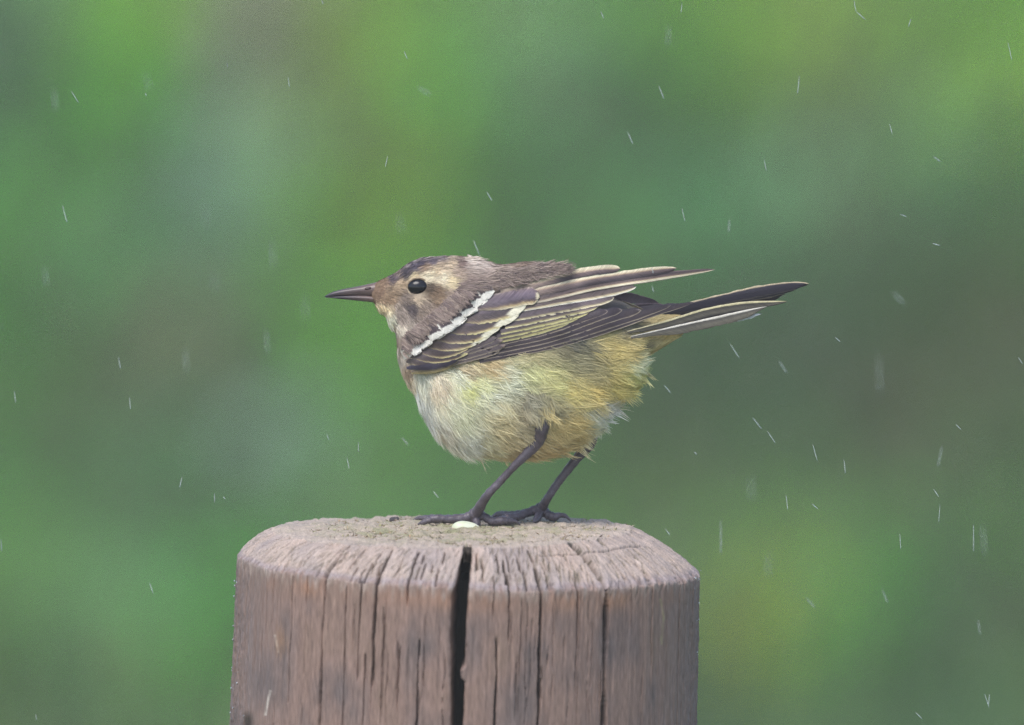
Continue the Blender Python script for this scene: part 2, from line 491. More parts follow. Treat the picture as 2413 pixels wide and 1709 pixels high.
    c = streakmark(642, 1620, 630, 1682, 3.2, (205, 192, 180), .95)
    c = streakmark(1553, 1405, 1562, 1450, 2.6, (176, 160, 120), .8)
    c = streakmark(1560, 1450, 1555, 1515, 3.0, (166, 154, 120), .8)
    c = streakmark(1090, 1598, 1094, 1632, 5, (176, 146, 118), .0)
    kd = np.sqrt(((pxv - 588) / 13) ** 2 + ((pyv - 1697) / 22) ** 2)
    c = mix(c, (50, 44, 36), np.clip(1.4 - kd, 0, 1) * ms * .85)
    kd = np.sqrt(((pxv - 668) / 16) ** 2 + ((pyv - 1505) / 36) ** 2)
    c = mix(c, (158, 124, 98), np.clip(1.3 - kd + fine, 0, 1) * ms * .6)
    c = np.clip(c, .008, .9)
    Vf = np.vstack([V.reshape(-1, 3), [[PX0, PYW, PZ + 13 * S]]])
    cf = np.vstack([c.reshape(-1, 3), [topc[0, 0]]])
    F = grid_faces(nr, nc, True)[:, ::-1]
    j = np.arange(nc)
    cap = np.stack([np.full(nc, nr * nc), j, (j + 1) % nc], -1)
    me = make_mesh('wooden_post', Vf, [F, cap], cf)
    return link('wooden_post', me, M_wood, label='weathered round wooden post with sloping rim and a wide vertical split', cat='post')
post = build_post()

def post_z(xw, yw):
    return PZ + post_top((np.asarray(xw) - PX0) / S, (np.asarray(yw) - PYW) / S) * S

def strips(P0, T, Nn, L, Wd, lift, curl, colr, nseg=3, tipmul=1.0, roll=0.5, lat=None):
    """thin tapering strips; P0 roots, T directions, Nn surface normals; all (n,3) in one space"""
    n = len(P0)
    B = np.cross(T, Nn); B /= np.linalg.norm(B, axis=1, keepdims=True) + 1e-9
    ro = rng.uniform(-roll, roll, n)[:, None]
    Wv = B * np.cos(ro) + Nn * np.sin(ro)
    s = np.linspace(0, 1, nseg + 1)
    wprof = np.array([0.75, 1.0, .8, .12]) if nseg == 3 else np.interp(s, [0, .3, .7, 1], [.75, 1, .8, .12])
    V = np.empty((n, nseg + 1, 2, 3))
    for k, sk in enumerate(s):
        c = P0 + T * (L * sk)[:, None] + Nn * (lift * L * (sk - .55 * sk * sk))[:, None] + B * (curl * L * sk * sk)[:, None]
        if lat is not None: c = c + lat * (sk ** 1.3)
        V[:, k, 0] = c - Wv * (Wd * wprof[k] * .5)[:, None]
        V[:, k, 1] = c + Wv * (Wd * wprof[k] * .5)[:, None]
    idx = (np.arange(n) * (2 * (nseg + 1)))[:, None] + 2 * np.arange(nseg)[None]
    F = np.stack([idx, idx + 1, idx + 3, idx + 2], -1).reshape(-1, 4)
    mult = np.interp(s, [0, .4, 1], [.9, 1.0, tipmul])
    C = (colr[:, None, None, :] * mult[None, :, None, None]) * np.ones((1, 1, 2, 1))
    return V.reshape(-1, 3), F, C.reshape(-1, 3)

# moss, rotten fibres and crumbs on the post's top
n = 9000
rr = np.sqrt(rng.uniform(0, 1, n)) * 385; aa = rng.uniform(0, 2 * math.pi, n)
dens = fbm(rr * np.cos(aa) / 60, rr * np.sin(aa) / 60, 171, 3)
keep = dens > -.12
rr, aa = rr[keep], aa[keep]; n = len(rr)
xw, yw = PX0 + rr * np.cos(aa) * S, PYW + rr * np.sin(aa) * S
zw = post_z(xw, yw) - .0003
T = rng.normal(0, 1, (n, 3)); T[:, 2] = np.abs(T[:, 2]) * rng.uniform(.1, .7, n); T /= np.linalg.norm(T, axis=1, keepdims=True)
pal = lin([(176, 162, 138), (146, 144, 108), (160, 152, 120), (190, 176, 158), (126, 114, 102), (164, 138, 112)])
cc = pal[rng.integers(0, len(pal), n)] * rng.uniform(.75, 1.25, n)[:, None]
V, F, C = strips(np.stack([xw, yw, zw], -1), T, np.tile([0, 0, 1.0], (n, 1)) + rng.normal(0, .3, (n, 3)), rng.uniform(.0007, .0019, n),
                 rng.uniform(.0002, .0006, n), rng.uniform(-.1, .2, n), rng.normal(0, .3, n), cc, 3, 1.1, 1.5)
o = link('moss', make_mesh('moss', V, F, C), M_moss, post, kind='stuff')

# water beads along the wood's edges
def sphere_grid(nu=6, nv=8):
    t = np.linspace(0, math.pi, nu)[:, None]; p = np.linspace(0, 2 * math.pi, nv, endpoint=False)[None]
    return np.stack([np.sin(t) * np.cos(p), np.sin(t) * np.sin(p), np.cos(t) * np.ones_like(p)], -1).reshape(-1, 3), grid_faces(nu, nv, True)
SV, SF = sphere_grid(8, 10)
Vs, Fs = [], []
for k in range(46):
    ang = rng.choice([math.pi + rng.normal(.10, .09), -rng.normal(.10, .08)])
    zz = -rng.uniform(85, 470)
    rad = rng.uniform(1.0, 2.8)
    x = PX0 + ((546 + .012 * 200) * math.cos(ang) + .033 * zz) * S
    y = PYW + 546 * math.sin(ang) * S
    Vs.append(SV * rad * S * np.array([.8, 1, 1.25]) + [x, y, PZ + zz * S]); Fs.append(SF + len(SV) * k)
link('water_beads', make_mesh('water_beads', np.vstack(Vs), np.vstack(Fs)), M_bead, post, kind='stuff')

# ------------------------------------------------------------------ the bird: body
RIBS = np.array([  # back x, back y, belly x, belly y, half width
    (878, 672, 875, 707, 13), (890, 664, 883, 717, 19), (908, 655, 893, 733, 27), (932, 643, 908, 746, 37), (958, 625, 919, 772, 46),
    (990, 611, 931, 784, 53), (1034, 605, 937, 808, 60), (1080, 605, 940, 836, 67), (1128, 610, 950, 876, 78),
    (1165, 622, 972, 912, 92), (1195, 623, 995, 950, 106), (1225, 620, 1024, 1000, 117), (1255, 619, 1070, 1042, 124),
    (1285, 621, 1122, 1060, 127), (1315, 630, 1182, 1068, 127), (1345, 647, 1242, 1070, 122), (1375, 667, 1300, 1060, 112),
    (1405, 687, 1368, 1030, 100), (1430, 700, 1415, 980, 88), (1450, 707, 1462, 938, 76), (1470, 712, 1494, 896, 64),
    (1490, 722, 1508, 856, 48), (1515, 732, 1545, 828, 36), (1550, 738, 1586, 803, 24), (1596, 742, 1616, 780, 13), (1622, 748, 1632, 766, 5)], float)
NRIB, NANG = 130, 64
rib = catmull(RIBS, NRIB)
ang = np.linspace(0, 2 * math.pi, NANG, endpoint=False)
ca, sa = np.cos(ang), np.sin(ang)
ex = 0.92
sg = lambda v: np.sign(v) * np.abs(v) ** ex
ctr = (rib[:, :2] + rib[:, 2:4]) / 2; hv = (rib[:, :2] - rib[:, 2:4]) / 2
BP = np.empty((NRIB, NANG, 3))
BP[..., :2] = ctr[:, None] + hv[:, None] * sg(ca)[None, :, None]
BP[..., 2] = -rib[:, 4][:, None] * sg(sa)[None]
# depth of the near side as a raster, used to lay the wing on the body
fine_rib = catmull(RIBS, 700); fa = np.linspace(0, math.pi, 260)
fx = ((fine_rib[:, :2] + fine_rib[:, 2:4]) / 2)[:, None] + ((fine_rib[:, :2] - fine_rib[:, 2:4]) / 2)[:, None] * sg(np.cos(fa))[None, :, None]
fd = fine_rib[:, 4][:, None] * sg(np.sin(fa))[None]
G0x, G0y, GC = 860, 590, 3.0
grid_d = np.zeros((270, 170))
gi = np.clip(((fx[..., 0] - G0x) / GC).astype(int), 0, 269); gj = np.clip(((fx[..., 1] - G0y) / GC).astype(int), 0, 169)
np.maximum.at(grid_d, (gi.ravel(), gj.ravel()), fd.ravel())
def body_depth(x, y):
    i = np.clip(((np.asarray(x) - G0x) / GC).astype(int), 0, 269); j = np.clip(((np.asarray(y) - G0y) / GC).astype(int), 0, 169)
    return grid_d[i, j]

PLUM = [  # plumage pigment at photo positions
    (890, 690, 120, 95, 75), (900, 665, 122, 98, 76), (930, 655, 84, 72, 76), (992, 621, 74, 66, 80), (984, 609, 150, 138, 134), (1015, 604, 150, 136, 128), (955, 627, 120, 108, 106), (935, 644, 120, 104, 96), (958, 642, 72, 65, 72), (975, 630, 76, 69, 80), (965, 645, 70, 62, 66),
    (1018, 614, 92, 82, 90), (1040, 610, 120, 108, 106), (1000, 632, 140, 115, 92), (1040, 622, 150, 130, 108), (975, 652, 192, 172, 130), (1010, 650, 200, 185, 152), (1045, 656, 198, 183, 152), (1068, 664, 192, 174, 134),
    (1030, 636, 178, 158, 126), (1060, 628, 172, 152, 124), (1095, 623, 118, 98, 90), (1112, 613, 192, 178, 162), (1140, 624, 178, 162, 148), (1080, 645, 150, 130, 112),
    (1030, 690, 118, 96, 74), (1040, 702, 130, 108, 84), (1012, 682, 88, 74, 60), (985, 706, 172, 152, 126), (960, 700, 122, 106, 94), (945, 670, 160, 136, 106), (930, 690, 130, 108, 84),
    (915, 706, 140, 114, 88), (972, 726, 82, 72, 72), (950, 740, 142, 126, 114), (1000, 728, 126, 110, 96), (1030, 740, 130, 112, 98), (1060, 700, 136, 118, 102),
    (1100, 680, 132, 114, 102), (905, 738, 196, 176, 138), (922, 762, 208, 194, 168), (945, 757, 146, 130, 118), (938, 776, 196, 184, 164),
    (1150, 640, 150, 132, 120), (1180, 660, 132, 115, 102), (1120, 660, 138, 120, 108), (1240, 640, 128, 108, 92), (1300, 640, 132, 114, 100), (1280, 624, 148, 132, 122), (1200, 690, 120, 104, 96),
    (944, 812, 134, 118, 104), (942, 850, 168, 158, 144), (960, 872, 154, 138, 120), (975, 902, 192, 178, 158), (1000, 902, 216, 202, 184), (1032, 912, 184, 177, 162), (1045, 935, 190, 184, 166),
    (1000, 950, 226, 216, 204), (1020, 1000, 226, 218, 206), (1045, 1005, 190, 186, 178), (1060, 945, 216, 206, 174), (1100, 908, 220, 204, 118), (1130, 900, 218, 206, 150), (1085, 890, 200, 196, 180),
    (1150, 940, 216, 210, 178), (1080, 980, 216, 208, 166), (1100, 1035, 208, 202, 188), (1140, 1055, 198, 188, 158), (1200, 1062, 188, 168, 120), (1280, 1062, 184, 162, 108), (1165, 975, 182, 170, 128), (1180, 1005, 186, 170, 124),
    (1200, 900, 204, 196, 166), (1250, 880, 200, 188, 128), (1300, 900, 200, 184, 114), (1350, 920, 196, 176, 92), (1400, 930, 192, 168, 76), (1450, 905, 196, 172, 68), (1490, 892, 206, 184, 92),
    (1440, 830, 188, 168, 94), (1480, 832, 184, 164, 94), (1420, 800, 188, 170, 106), (1382, 822, 118, 112, 84), (1362, 852, 136, 128, 94), (1392, 880, 150, 138, 90),
    (1300, 1000, 186, 164, 98), (1350, 1000, 186, 162, 88), (1262, 958, 144, 138, 118), (1290, 962, 152, 144, 110), (1230, 990, 152, 140, 112), (1400, 1002, 200, 190, 164), (1425, 978, 210, 204, 190), (1500, 862, 206, 198, 154),
    (1150, 862, 172, 156, 112), (1250, 832, 160, 148, 104), (1320, 815, 128, 120, 90), (1100, 872, 170, 160, 130), (1350, 800, 92, 90, 82), (1500, 800, 192, 174, 112), (1542, 832, 198, 178, 116), (1580, 802, 188, 168, 110),
    (1532, 816, 138, 126, 92), (1470, 772, 104, 98, 84), (1600, 782, 180, 160, 104), (1400, 690, 110, 100, 86), (1450, 740, 84, 78, 78)]
PL = np.array(PLUM, float)
PLc = lin(PL[:, 2:])
lum_ = (PLc @ np.array([.3, .6, .1]))[:, None]
PLc = np.clip((PLc * .84 + lum_ * .16) * 1.5, 0, .84)
lum_ = (PLc @ np.array([.3, .6, .1]))[:, None]
PLc = np.where((PL[:, 1] > 850)[:, None], np.clip((PLc * .86 + lum_ * .14) * np.where(PL[:, 0:1] > 1150, np.array([1.13, 1.12, 1.02]), np.array([1.18, 1.07, .92])), 0, .86), PLc)
def plumage(x, y):
    q = np.stack([x, y], -1)
    soft, crisp = shepard(PL[:, :2], PLc, q, 4), shepard(PL[:, :2], PLc, q, 6)
    f_ = np.clip((1130 - q[:, 0]) / 60, 0, 1) * np.clip((830 - q[:, 1]) / 60, 0, 1)
    return soft * (1 - f_[:, None]) + crisp * f_[:, None]

FLOW = np.array([(900, 690, 1, .1), (950, 640, .85, -.45), (1000, 612, 1, -.05), (1060, 640, 1, .1), (1130, 610, 1, .12), (925, 755, .55, .85), (900, 728, .6, .8), (960, 730, .8, .6),
    (1040, 720, .8, .6), (1100, 680, .9, .4), (940, 820, .2, 1), (960, 900, .5, .9), (1010, 980, .6, .8), (1080, 920, .75, .65), (1120, 1040, .9, .45), (1200, 900, .93, .3), (1220, 1000, .9, .42),
    (1300, 1060, 1, .1), (1300, 900, .95, .3), (1400, 900, .95, .3), (1480, 880, .95, .3), (1400, 990, .85, .5), (1440, 820, .95, .1), (1500, 820, .9, -.25), (1580, 800, .9, -.42), (1250, 640, 1, .2), (1320, 640, .9, .4)], float)
def flow(x, y):
    f = shepard(FLOW[:, :2], FLOW[:, 2:], np.stack([x, y], -1), 3)
    return f / np.linalg.norm(f, axis=1, keepdims=True)

bird = bpy.data.objects.new('wagtail', None)
COL.objects.link(bird)
bird.empty_display_size = 0.02
BIRD_BASE = P2W(np.array([1200.0, 1232.0, 0.0]))
bird['label'] = 'small brown and yellow wagtail with two pale wing bars standing on the post'
bird['category'] = 'bird'
bird.location = BIRD_BASE
def toB(p):                       # photo-pixel space to the bird's local space
    return P2W(p) - BIRD_BASE

bodyV = BP.reshape(-1, 3); bodyF = grid_faces(NRIB, NANG, True)
bc = plumage(bodyV[:, 0], bodyV[:, 1]) * .85
capA = len(bodyV); bodyV = np.vstack([bodyV, BP[0].mean(0), BP[-1].mean(0)])
bc = np.vstack([bc, bc[:1], bc[-1:]])
j = np.arange(NANG); o_ = (NRIB - 1) * NANG
capF = np.vstack([np.stack([np.full(NANG, capA), (j + 1) % NANG, j], -1), np.stack([np.full(NANG, capA + 1), o_ + j, o_ + (j + 1) % NANG], -1)])

# legs: joint, shank, foot and toes, in photo-pixel space; toes lie on the post
def on_post(px, yw, lift):
    """pixel-space point above the post's top at photo column px and world depth yw"""
    xw = (px - CX) * S
    zw = float(post_z(xw, yw)) + (lift * 1.15 + 4.5) * S
    return W2P(np.array([xw, yw, zw]))
legs = []
def scutes(V, F, T3, amp=.05):
    n = (len(V) - 2) // 12
    W_ = V[:-2].reshape(n, 12, 3); c_ = W_.mean(1, keepdims=True)
    k_ = 1 + amp * np.abs(np.sin(np.arange(n) * .62))[:, None, None] + amp * vnoise(np.arange(n)[:, None] * .5, np.arange(12)[None] * .8, 205)[..., None] * 2
    V = V.copy(); V[:-2] = (c_ + (W_ - c_) * k_).reshape(-1, 3)
    return V, F, T3
def leg(path, rad): legs.append(scutes(*tube(path, rad, 12, 90), .07))
def toe(pts, rads):
    PP = [q if isinstance(q, np.ndarray) else on_post(*q) for q in pts]
    legs.append(scutes(*tube(PP, np.array(rads) * 1.2, 12, 56), .14))
yN, yF = -0.004, 0.009
dN, dF = -34.0, 42.0
aN = on_post(1120, yN, 20); aF = on_post(1276, yF, 26)
kn = lambda x_, y_, e_: (x_, y_, -float(body_depth(x_, y_)) - e_)
leg([kn(1306, 945, -30), kn(1288, 980, -3), kn(1278, 1008, 11), kn(1265, 1044, 12), (1214, 1096, -64), (1180, 1133, -52), (1148, 1168, -42), tuple(aN)], [12, 13.5, 15, 13, 9.2, 8.6, 10, 13.5])
leg([(1380, 960, 50), (1396, 1005, 52), (1390, 1045, 52), (1362, 1078, 52), (1316, 1137, 52), (1290, 1176, 54), tuple(aF)], [13, 14, 13, 11, 9.2, 9.6, 12.5])
# near foot: two toes ahead, one outwards, one behind with its claw
toe([aN, (1098, yN, 13), (1062, yN - .0015, 8), (1030, yN - .002, 10), (1012, yN - .002, 8), (994, yN - .002, 3), (984, yN - .002, 0)], [12, 9, 7, 7.5, 6, 4, 1.2])
toe([aN, (1096, yN + .001, 13), (1060, yN + .006, 9), (1020, yN + .010, 9), (985, yN + .012, 5), (972, yN + .012, 0)], [11, 8, 6.5, 6.5, 4, 1.2])
toe([aN, (1122, yN - .001, 8), (1124, yN - .003, 2), (1124, yN - .004, -3)], [11, 8, 6, 2])
toe([aN, (1140, yN, 16), (1158, yN - .001, 8), (1182, yN - .0015, 8), (1198, yN - .001, 6), (1215, yN, 5), (1226, yN, -2)], [11, 8, 7.5, 8.5, 6.5, 3.2, 1.0])
# far foot
toe([aF, (1248, yF - .002, 20), (1220, yF - .006, 11), (1196, yF - .009, 9), (1176, yF - .010, 5), (1160, yF - .011, 0)], [11, 8, 7.5, 8, 5, 1.2])
toe([aF, (1246, yF + .002, 18), (1208, yF + .005, 12), (1176, yF + .008, 10), (1156, yF + .009, 3)], [11, 7.5, 6, 6, 2])
toe([aF, (1270, yF - .003, 14), (1264, yF - .008, 6), (1258, yF - .012, 2)], [10, 7, 6, 2])
toe([aF, (1290, yF - .001, 14), (1306, yF - .002, 9), (1320, yF - .002, 13), (1334, yF - .002, 11), (1346, yF - .002, 1)], [10, 8.5, 8.5, 5, 3.6, 1.0])
off = len(bodyV); LV, LF, LT = [], [], []
for V, F, T3 in legs:
    LV.append(V); LF.append(F + off); LT.append(T3 + off); off += len(V)
LV = np.vstack(LV)
lc = lin((92, 84, 92)) * (1 + .5 * fbm(LV[:, 0] / 9, LV[:, 1] / 9, 201, 3))[:, None] * np.ones((len(LV), 3))
allF4 = np.vstack([bodyF[:, ::-1]] + LF); allF3 = np.vstack([capF[:, ::-1]] + LT)
mi = np.concatenate([np.zeros(len(bodyF)), np.ones(len(allF4) - len(bodyF)), np.zeros(len(capF)), np.ones(len(allF3) - len(capF))])
me = make_mesh('body', toB(np.vstack([bodyV, LV])), [allF4, allF3], np.vstack([bc, lc]), matidx=mi)
body = link('body', me, [M_skin, M_leg], bird)

# ------------------------------------------------------------------ small body feathers as strands in tapering tufts
nu = np.gradient(BP, axis=0); nv = (np.roll(BP, -1, 1) - np.roll(BP, 1, 1)) / 2
NR = np.cross(nu, nv); area = np.linalg.norm(NR, axis=2); NR /= area[..., None] + 1e-9
cen = np.concatenate([ctr, np.zeros((NRIB, 1))], 1)[:, None]
NR *= np.sign(((BP - cen) * NR).sum(-1))[..., None]
def sample_body(n):
    w = area.copy()
    w *= np.where(BP[..., 2] < 8, 1.0, .35)
    head = BP[..., 0] < 1090
    w *= np.where(head, 3.6, 1.0)
    p = (w / w.sum()).ravel()
    k = rng.choice(len(p), n, p=p)
    i, j = k // NANG, k % NANG
    i2 = np.minimum(i + 1, NRIB - 1); j2 = (j + 1) % NANG
    a, b_ = rng.random((2, n, 1))
    return (BP[i, j] * (1 - a) * (1 - b_) + BP[i2, j] * a * (1 - b_) + BP[i, j2] * (1 - a) * b_ + BP[i2, j2] * a * b_), NR[i, j]

def tufts(P0, Nm, nst, Lf, wd, lift, spread, colfn, conv=.35, seed=0, dirs=None, var=.15):
    """P0,Nm: tuft roots; each tuft is nst strands that start side by side and run together at the tip"""
    n = len(P0)
    f = flow(P0[:, 0], P0[:, 1]) if dirs is None else dirs
    T = np.column_stack([f, np.zeros(n)])
    a = rng.normal(0, np.where(P0[:, 1] > 850, .32, .2), n)
    T[:, 0], T[:, 1] = T[:, 0] * np.cos(a) - T[:, 1] * np.sin(a), T[:, 0] * np.sin(a) + T[:, 1] * np.cos(a)
    T -= Nm * (T * Nm).sum(1, keepdims=True); T /= np.linalg.norm(T, axis=1, keepdims=True) + 1e-9
    B = np.cross(T, Nm)
    L = Lf * rng.uniform(.7, 1.25, n)
    C = colfn(P0[:, 0] + T[:, 0] * L * .4, P0[:, 1] + T[:, 1] * L * .4) * (rng.uniform(1 - var, 1 + var, n) * np.where((rng.random(n) < .1) & (P0[:, 1] > 860), .72, 1))[:, None]
    rep = np.repeat(np.arange(n), nst); m = len(rep)
    lat = rng.uniform(-1, 1, m)
    sp = spread * L[rep]
    back = rng.uniform(-.18, .18, m) * L[rep]
    root = P0[rep] + B[rep] * (lat * sp)[:, None] + T[rep] * (back - .15 * np.abs(lat) * L[rep])[:, None]
    latv = -B[rep] * (lat * sp * (1 - conv * rng.uniform(.3, 1.6, m)))[:, None]
    lf = lift[rep] if np.ndim(lift) else np.full(m, lift)
    V, F, CC = strips(root, T[rep], Nm[rep], L[rep] * rng.uniform(.75, 1.1, m), wd * rng.uniform(.6, 1.4, m), lf + rng.normal(0, .07, m),
                      rng.normal(0, .08, m) + rng.normal(0, .06, n)[rep], C[rep] * rng.uniform(.9, 1.1, m)[:, None], 3, 1.1, .6, latv)
    return V, F, CC

parts_ = []
P0, Nm = sample_body(8600)
x, y = P0[:, 0], P0[:, 1]
L = np.full(len(x), 52.0)
headm = (x + (y - 640) * .25 < 1105) & (y < 800)
L = np.where(headm, 16, L)
L = np.where((x < 935) & (y < 720), 9.5, L)
L = np.where((x < 905), 7.5, L)
L = np.where((y > 715) & (x < 960) & (y < 800), 15, L)
L = np.where((x > 1090) & (y < 720) & (x < 1400), 27, L)
L = np.where((x > 1490) & (y < 850), 22, L)
L = np.where((x < 985) & (y > 790), 26, L)
L = np.where((y > 930) & (x > 1040) & (x < 1460), 58, L)
lift = np.where(headm, .14, .2)
rim = (np.abs(Nm[:, 2]) < .45) & (y > 880)
lift = np.where(rim, rng.uniform(.2, .6, len(x)), lift)
lift = np.where((x > 1090) & (y < 720), .08, lift)
lift = np.where((x > 1490) & (y < 850), .04, lift)
eyed = np.sqrt(((x + 7 - 985) / 33) ** 2 + ((y - 677) / 25) ** 2)
ok = (eyed > 1.0) | (P0[:, 2] > 0)
bill = (x < 884) & (y > 675) & (y < 702)
ok &= ~bill
def inside(poly, x_, y_):
    poly = np.asarray(poly, float); c_ = np.zeros(len(x_), bool); j_ = len(poly) - 1
    for i_ in range(len(poly)):
        (xa, ya), (xb, yb) = poly[i_], poly[j_]
        c_ ^= ((ya > y_) != (yb > y_)) & (x_ < (xb - xa) * (y_ - ya) / (yb - ya + 1e-9) + xa); j_ = i_
    return c_
ok &= ~(inside([(965, 815), (1010, 775), (1150, 700), (1290, 665), (1400, 655), (1560, 700), (1400, 766), (1290, 802), (1140, 842), (1030, 864), (975, 862)], x, y) & (P0[:, 2] < 0))
P0, Nm, L, lift, headm = P0[ok], Nm[ok], L[ok], lift[ok], headm[ok]
for msk, nst, wd, spd in ((headm, 7, 1.3, .22), (~headm, 19, 1.5, .2)):
    parts_.append(tufts(P0[msk], Nm[msk], nst, L[msk], wd, lift[msk], spd, plumage, var=.3 if nst == 7 else .15))

# wing surface: a smooth sheet laid outside the body
WC = np.array([(950, 850, 52), (950, 800, 58), (975, 780, 82), (1050, 780, 112), (1100, 720, 104), (1200, 700, 110), (1200, 800, 136), (1080, 840, 120), (1000, 850, 92), (1300, 680, 92), (1300, 780, 128),
    (1400, 760, 104), (1400, 680, 74), (1500, 730, 72), (1600, 640, 54), (1630, 714, 44), (1345, 640, 60), (1240, 670, 88), (1680, 636, 50), (1460, 632, 56)], float)
def wing_depth(x, y):
    q = np.stack([np.ravel(x), np.ravel(y)], -1)
    d = shepard(WC[:, :2], WC[:, 2:3], q, 3)[:, 0]
    return np.maximum(d, body_depth(q[:, 0], q[:, 1]) + 7).reshape(np.shape(x))

# loose feathers of shoulder and scapulars that overlap the wing's upper edge
def region(poly, n):
    poly = np.asarray(poly, float); lo, hi = poly.min(0), poly.max(0)
    out = []
    while len(out) < n:
        p = rng.uniform(lo, hi)
        c = False; j = len(poly) - 1
        for i in range(len(poly)):
            if (poly[i, 1] > p[1]) != (poly[j, 1] > p[1]) and p[0] < (poly[j, 0] - poly[i, 0]) * (p[1] - poly[i, 1]) / (poly[j, 1] - poly[i, 1]) + poly[i, 0]: c = not c
            j = i
        if c: out.append(p)
    return np.array(out)
Q = region([(952, 792), (950, 838), (958, 814), (994, 780), (1044, 742), (1098, 698), (1128, 676), (1200, 668), (1250, 655), (1330, 636), (1300, 624), (1200, 640), (1100, 665), (1030, 730), (975, 775)], 900)
dq = wing_depth(Q[:, 0], Q[:, 1]) + 22
top = Q[:, 1] < 690
dq = np.where(top, dq - 6, dq)
Nq = np.tile([-.1, -.25, -1.0], (len(Q), 1)); Nq /= np.linalg.norm(Nq, axis=1, keepdims=True)
SHc = lin([(146, 128, 120), (158, 140, 130), (130, 114, 110), (166, 148, 136)])
def shoulder(x, y):
    return SHc[rng.integers(0, 4, len(x))]
dirs = np.where(top[:, None], [.98, -.03], [.72, .55]); 
parts_.append(tufts(np.column_stack([Q, -dq]), Nq, 9, np.where(top, 34, 23), 1.7, .05, .2, shoulder, dirs=dirs))
# thigh feathers that hang over the near leg's joint
Q = np.column_stack([rng.uniform(1236, 1306, 64), rng.uniform(930, 984, 64)])
Q = Q[:64]
dq = body_depth(Q[:, 0], Q[:, 1]) + 12 + 14 * np.clip((Q[:, 1] - 940) / 45, 0, 1)
Nq = np.tile([0, .3, -1.0], (len(Q), 1)); Nq /= np.linalg.norm(Nq, axis=1, keepdims=True)
parts_.append(tufts(np.column_stack([Q, -dq]), Nq, 10, np.full(len(Q), 34.0), 1.6, .12, .16, plumage, dirs=np.tile([.55, .83], (len(Q), 1))))
# wind-blown wisps along the belly and vent
for wx, wy, ux, uy, wl_, wn_ in ((1352, 1042, .96, .3, 52, 12), (1320, 1060, 1, .12, 40, 8), (1404, 992, .8, .6, 40, 14), (1425, 965, .85, .5, 42, 12), (1470, 925, .9, .42, 44, 16), (1498, 885, .95, .3, 36, 14), (1512, 858, .9, -.1, 26, 8),
                             (1130, 1058, .93, .36, 40, 12), (1085, 1045, .85, .55, 34, 10), (1180, 1066, .98, .2, 36, 10), (1240, 1070, 1, .1, 34, 10), (1030, 1005, .7, .75, 26, 6), (1108, 612, .95, .02, 20, 8), (1126, 616, .95, .15, 20, 6)):
    Q = np.column_stack([rng.normal(wx, 9, wn_), rng.normal(wy, 6, wn_), rng.uniform(-22, 10, wn_)])
    dd = np.array([ux, uy]) + rng.normal(0, .16, (wn_, 2)); dd /= np.linalg.norm(dd, axis=1, keepdims=True)
    parts_.append(tufts(Q, np.tile([0, 0, -1.0], (wn_, 1)), 7, np.full(wn_, float(wl_)), 1.7, .0, .12, plumage, dirs=dd))
V = np.vstack([p[0] for p in parts_]); C = np.vstack([p[2] for p in parts_])
F = []; o_ = 0
for p in parts_: F.append(p[1] + o_); o_ += len(p[0])
plum = link('plumage', make_mesh('plumage', toB(V), np.vstack(F), C), M_plume, bird, kind='stuff')

# ------------------------------------------------------------------ eyes and beak
ev, ef = sphere_grid(24, 32)
for side in (-1, 1):
    de = float(body_depth(985, 677)) - 5
    E = ev[:, [0, 2, 1]] * np.array([24.5, 18.5, 14])
    E = E + np.array([985.5, 677, side * de])
    eye = link('eye', make_mesh('eye', toB(E), ef), M_eye, bird)
    a = np.linspace(0, 2 * math.pi, 49)
    ring = np.stack([985.5 + 25.5 * np.cos(a), 677.5 + 21 * np.sin(a), side * (de + 3 - 3.5 * np.cos(a) ** 2)], -1)
    V, F, T3 = tube(ring, np.full(49, 2.3), 8)
    lc = np.where((V[:, 1] > 680)[:, None], lin((196, 178, 152)), lin((150, 132, 110))) * (1 + .5 * fbm(V[:, 0] / 4, V[:, 1] / 4, 211, 2))[:, None]
    link('eyelid', make_mesh('eyelid', toB(V), [F, T3], lc), M_skin, eye)

def mandible(name, topl, botl, hw, cols, parent):
    n = 40
    A = catmull(topl, n); B = catmull(botl, n); H = np.interp(np.linspace(0, 1, n), np.linspace(0, 1, len(hw)), hw)
    a = np.linspace(0, 2 * math.pi, 20, endpoint=False)
    c = (A + B) / 2; h = (A - B) / 2
    V = np.empty((n, 20, 3))
    V[..., :2] = c[:, None] + h[:, None] * np.cos(a)[None, :, None]
    V[..., 2] = -H[:, None] * np.sin(a)[None]
    V = V.reshape(-1, 3)
    cc = cols(V)
    j = np.arange(20); m = len(V); o_ = (n - 1) * 20
    V = np.vstack([V, V[:20].mean(0), V[o_:].mean(0)]); cc = np.vstack([cc, cc[:1], cc[-1:]])
    F = grid_faces(n, 20, True)
    cap = np.vstack([np.stack([np.full(20, m), (j + 1) % 20, j], -1), np.stack([np.full(20, m + 1), o_ + j, o_ + (j + 1) % 20], -1)])
    return link(name, make_mesh(name, toB(V), [F, cap], cc), M_beak, parent)
def colU(V):
    t = np.clip((V[:, 0] - 770) / 120, 0, 1)[:, None]
    c = lin((62, 58, 68)) * (1 - t) + lin((118, 98, 92)) * t
    g = np.exp(-((V[:, 1] - 695) / 3.5) ** 2)[:, None] * .55 * np.clip((V[:, 0:1] - 790) / 40, 0, 1)
    return c * (1 - g) + lin((150, 128, 126)) * g
def colL(V):
    t = np.clip((V[:, 0] - 795) / 90, 0, 1)[:, None]
    return lin((50, 48, 60)) * (1 - t) + lin((118, 98, 92)) * t
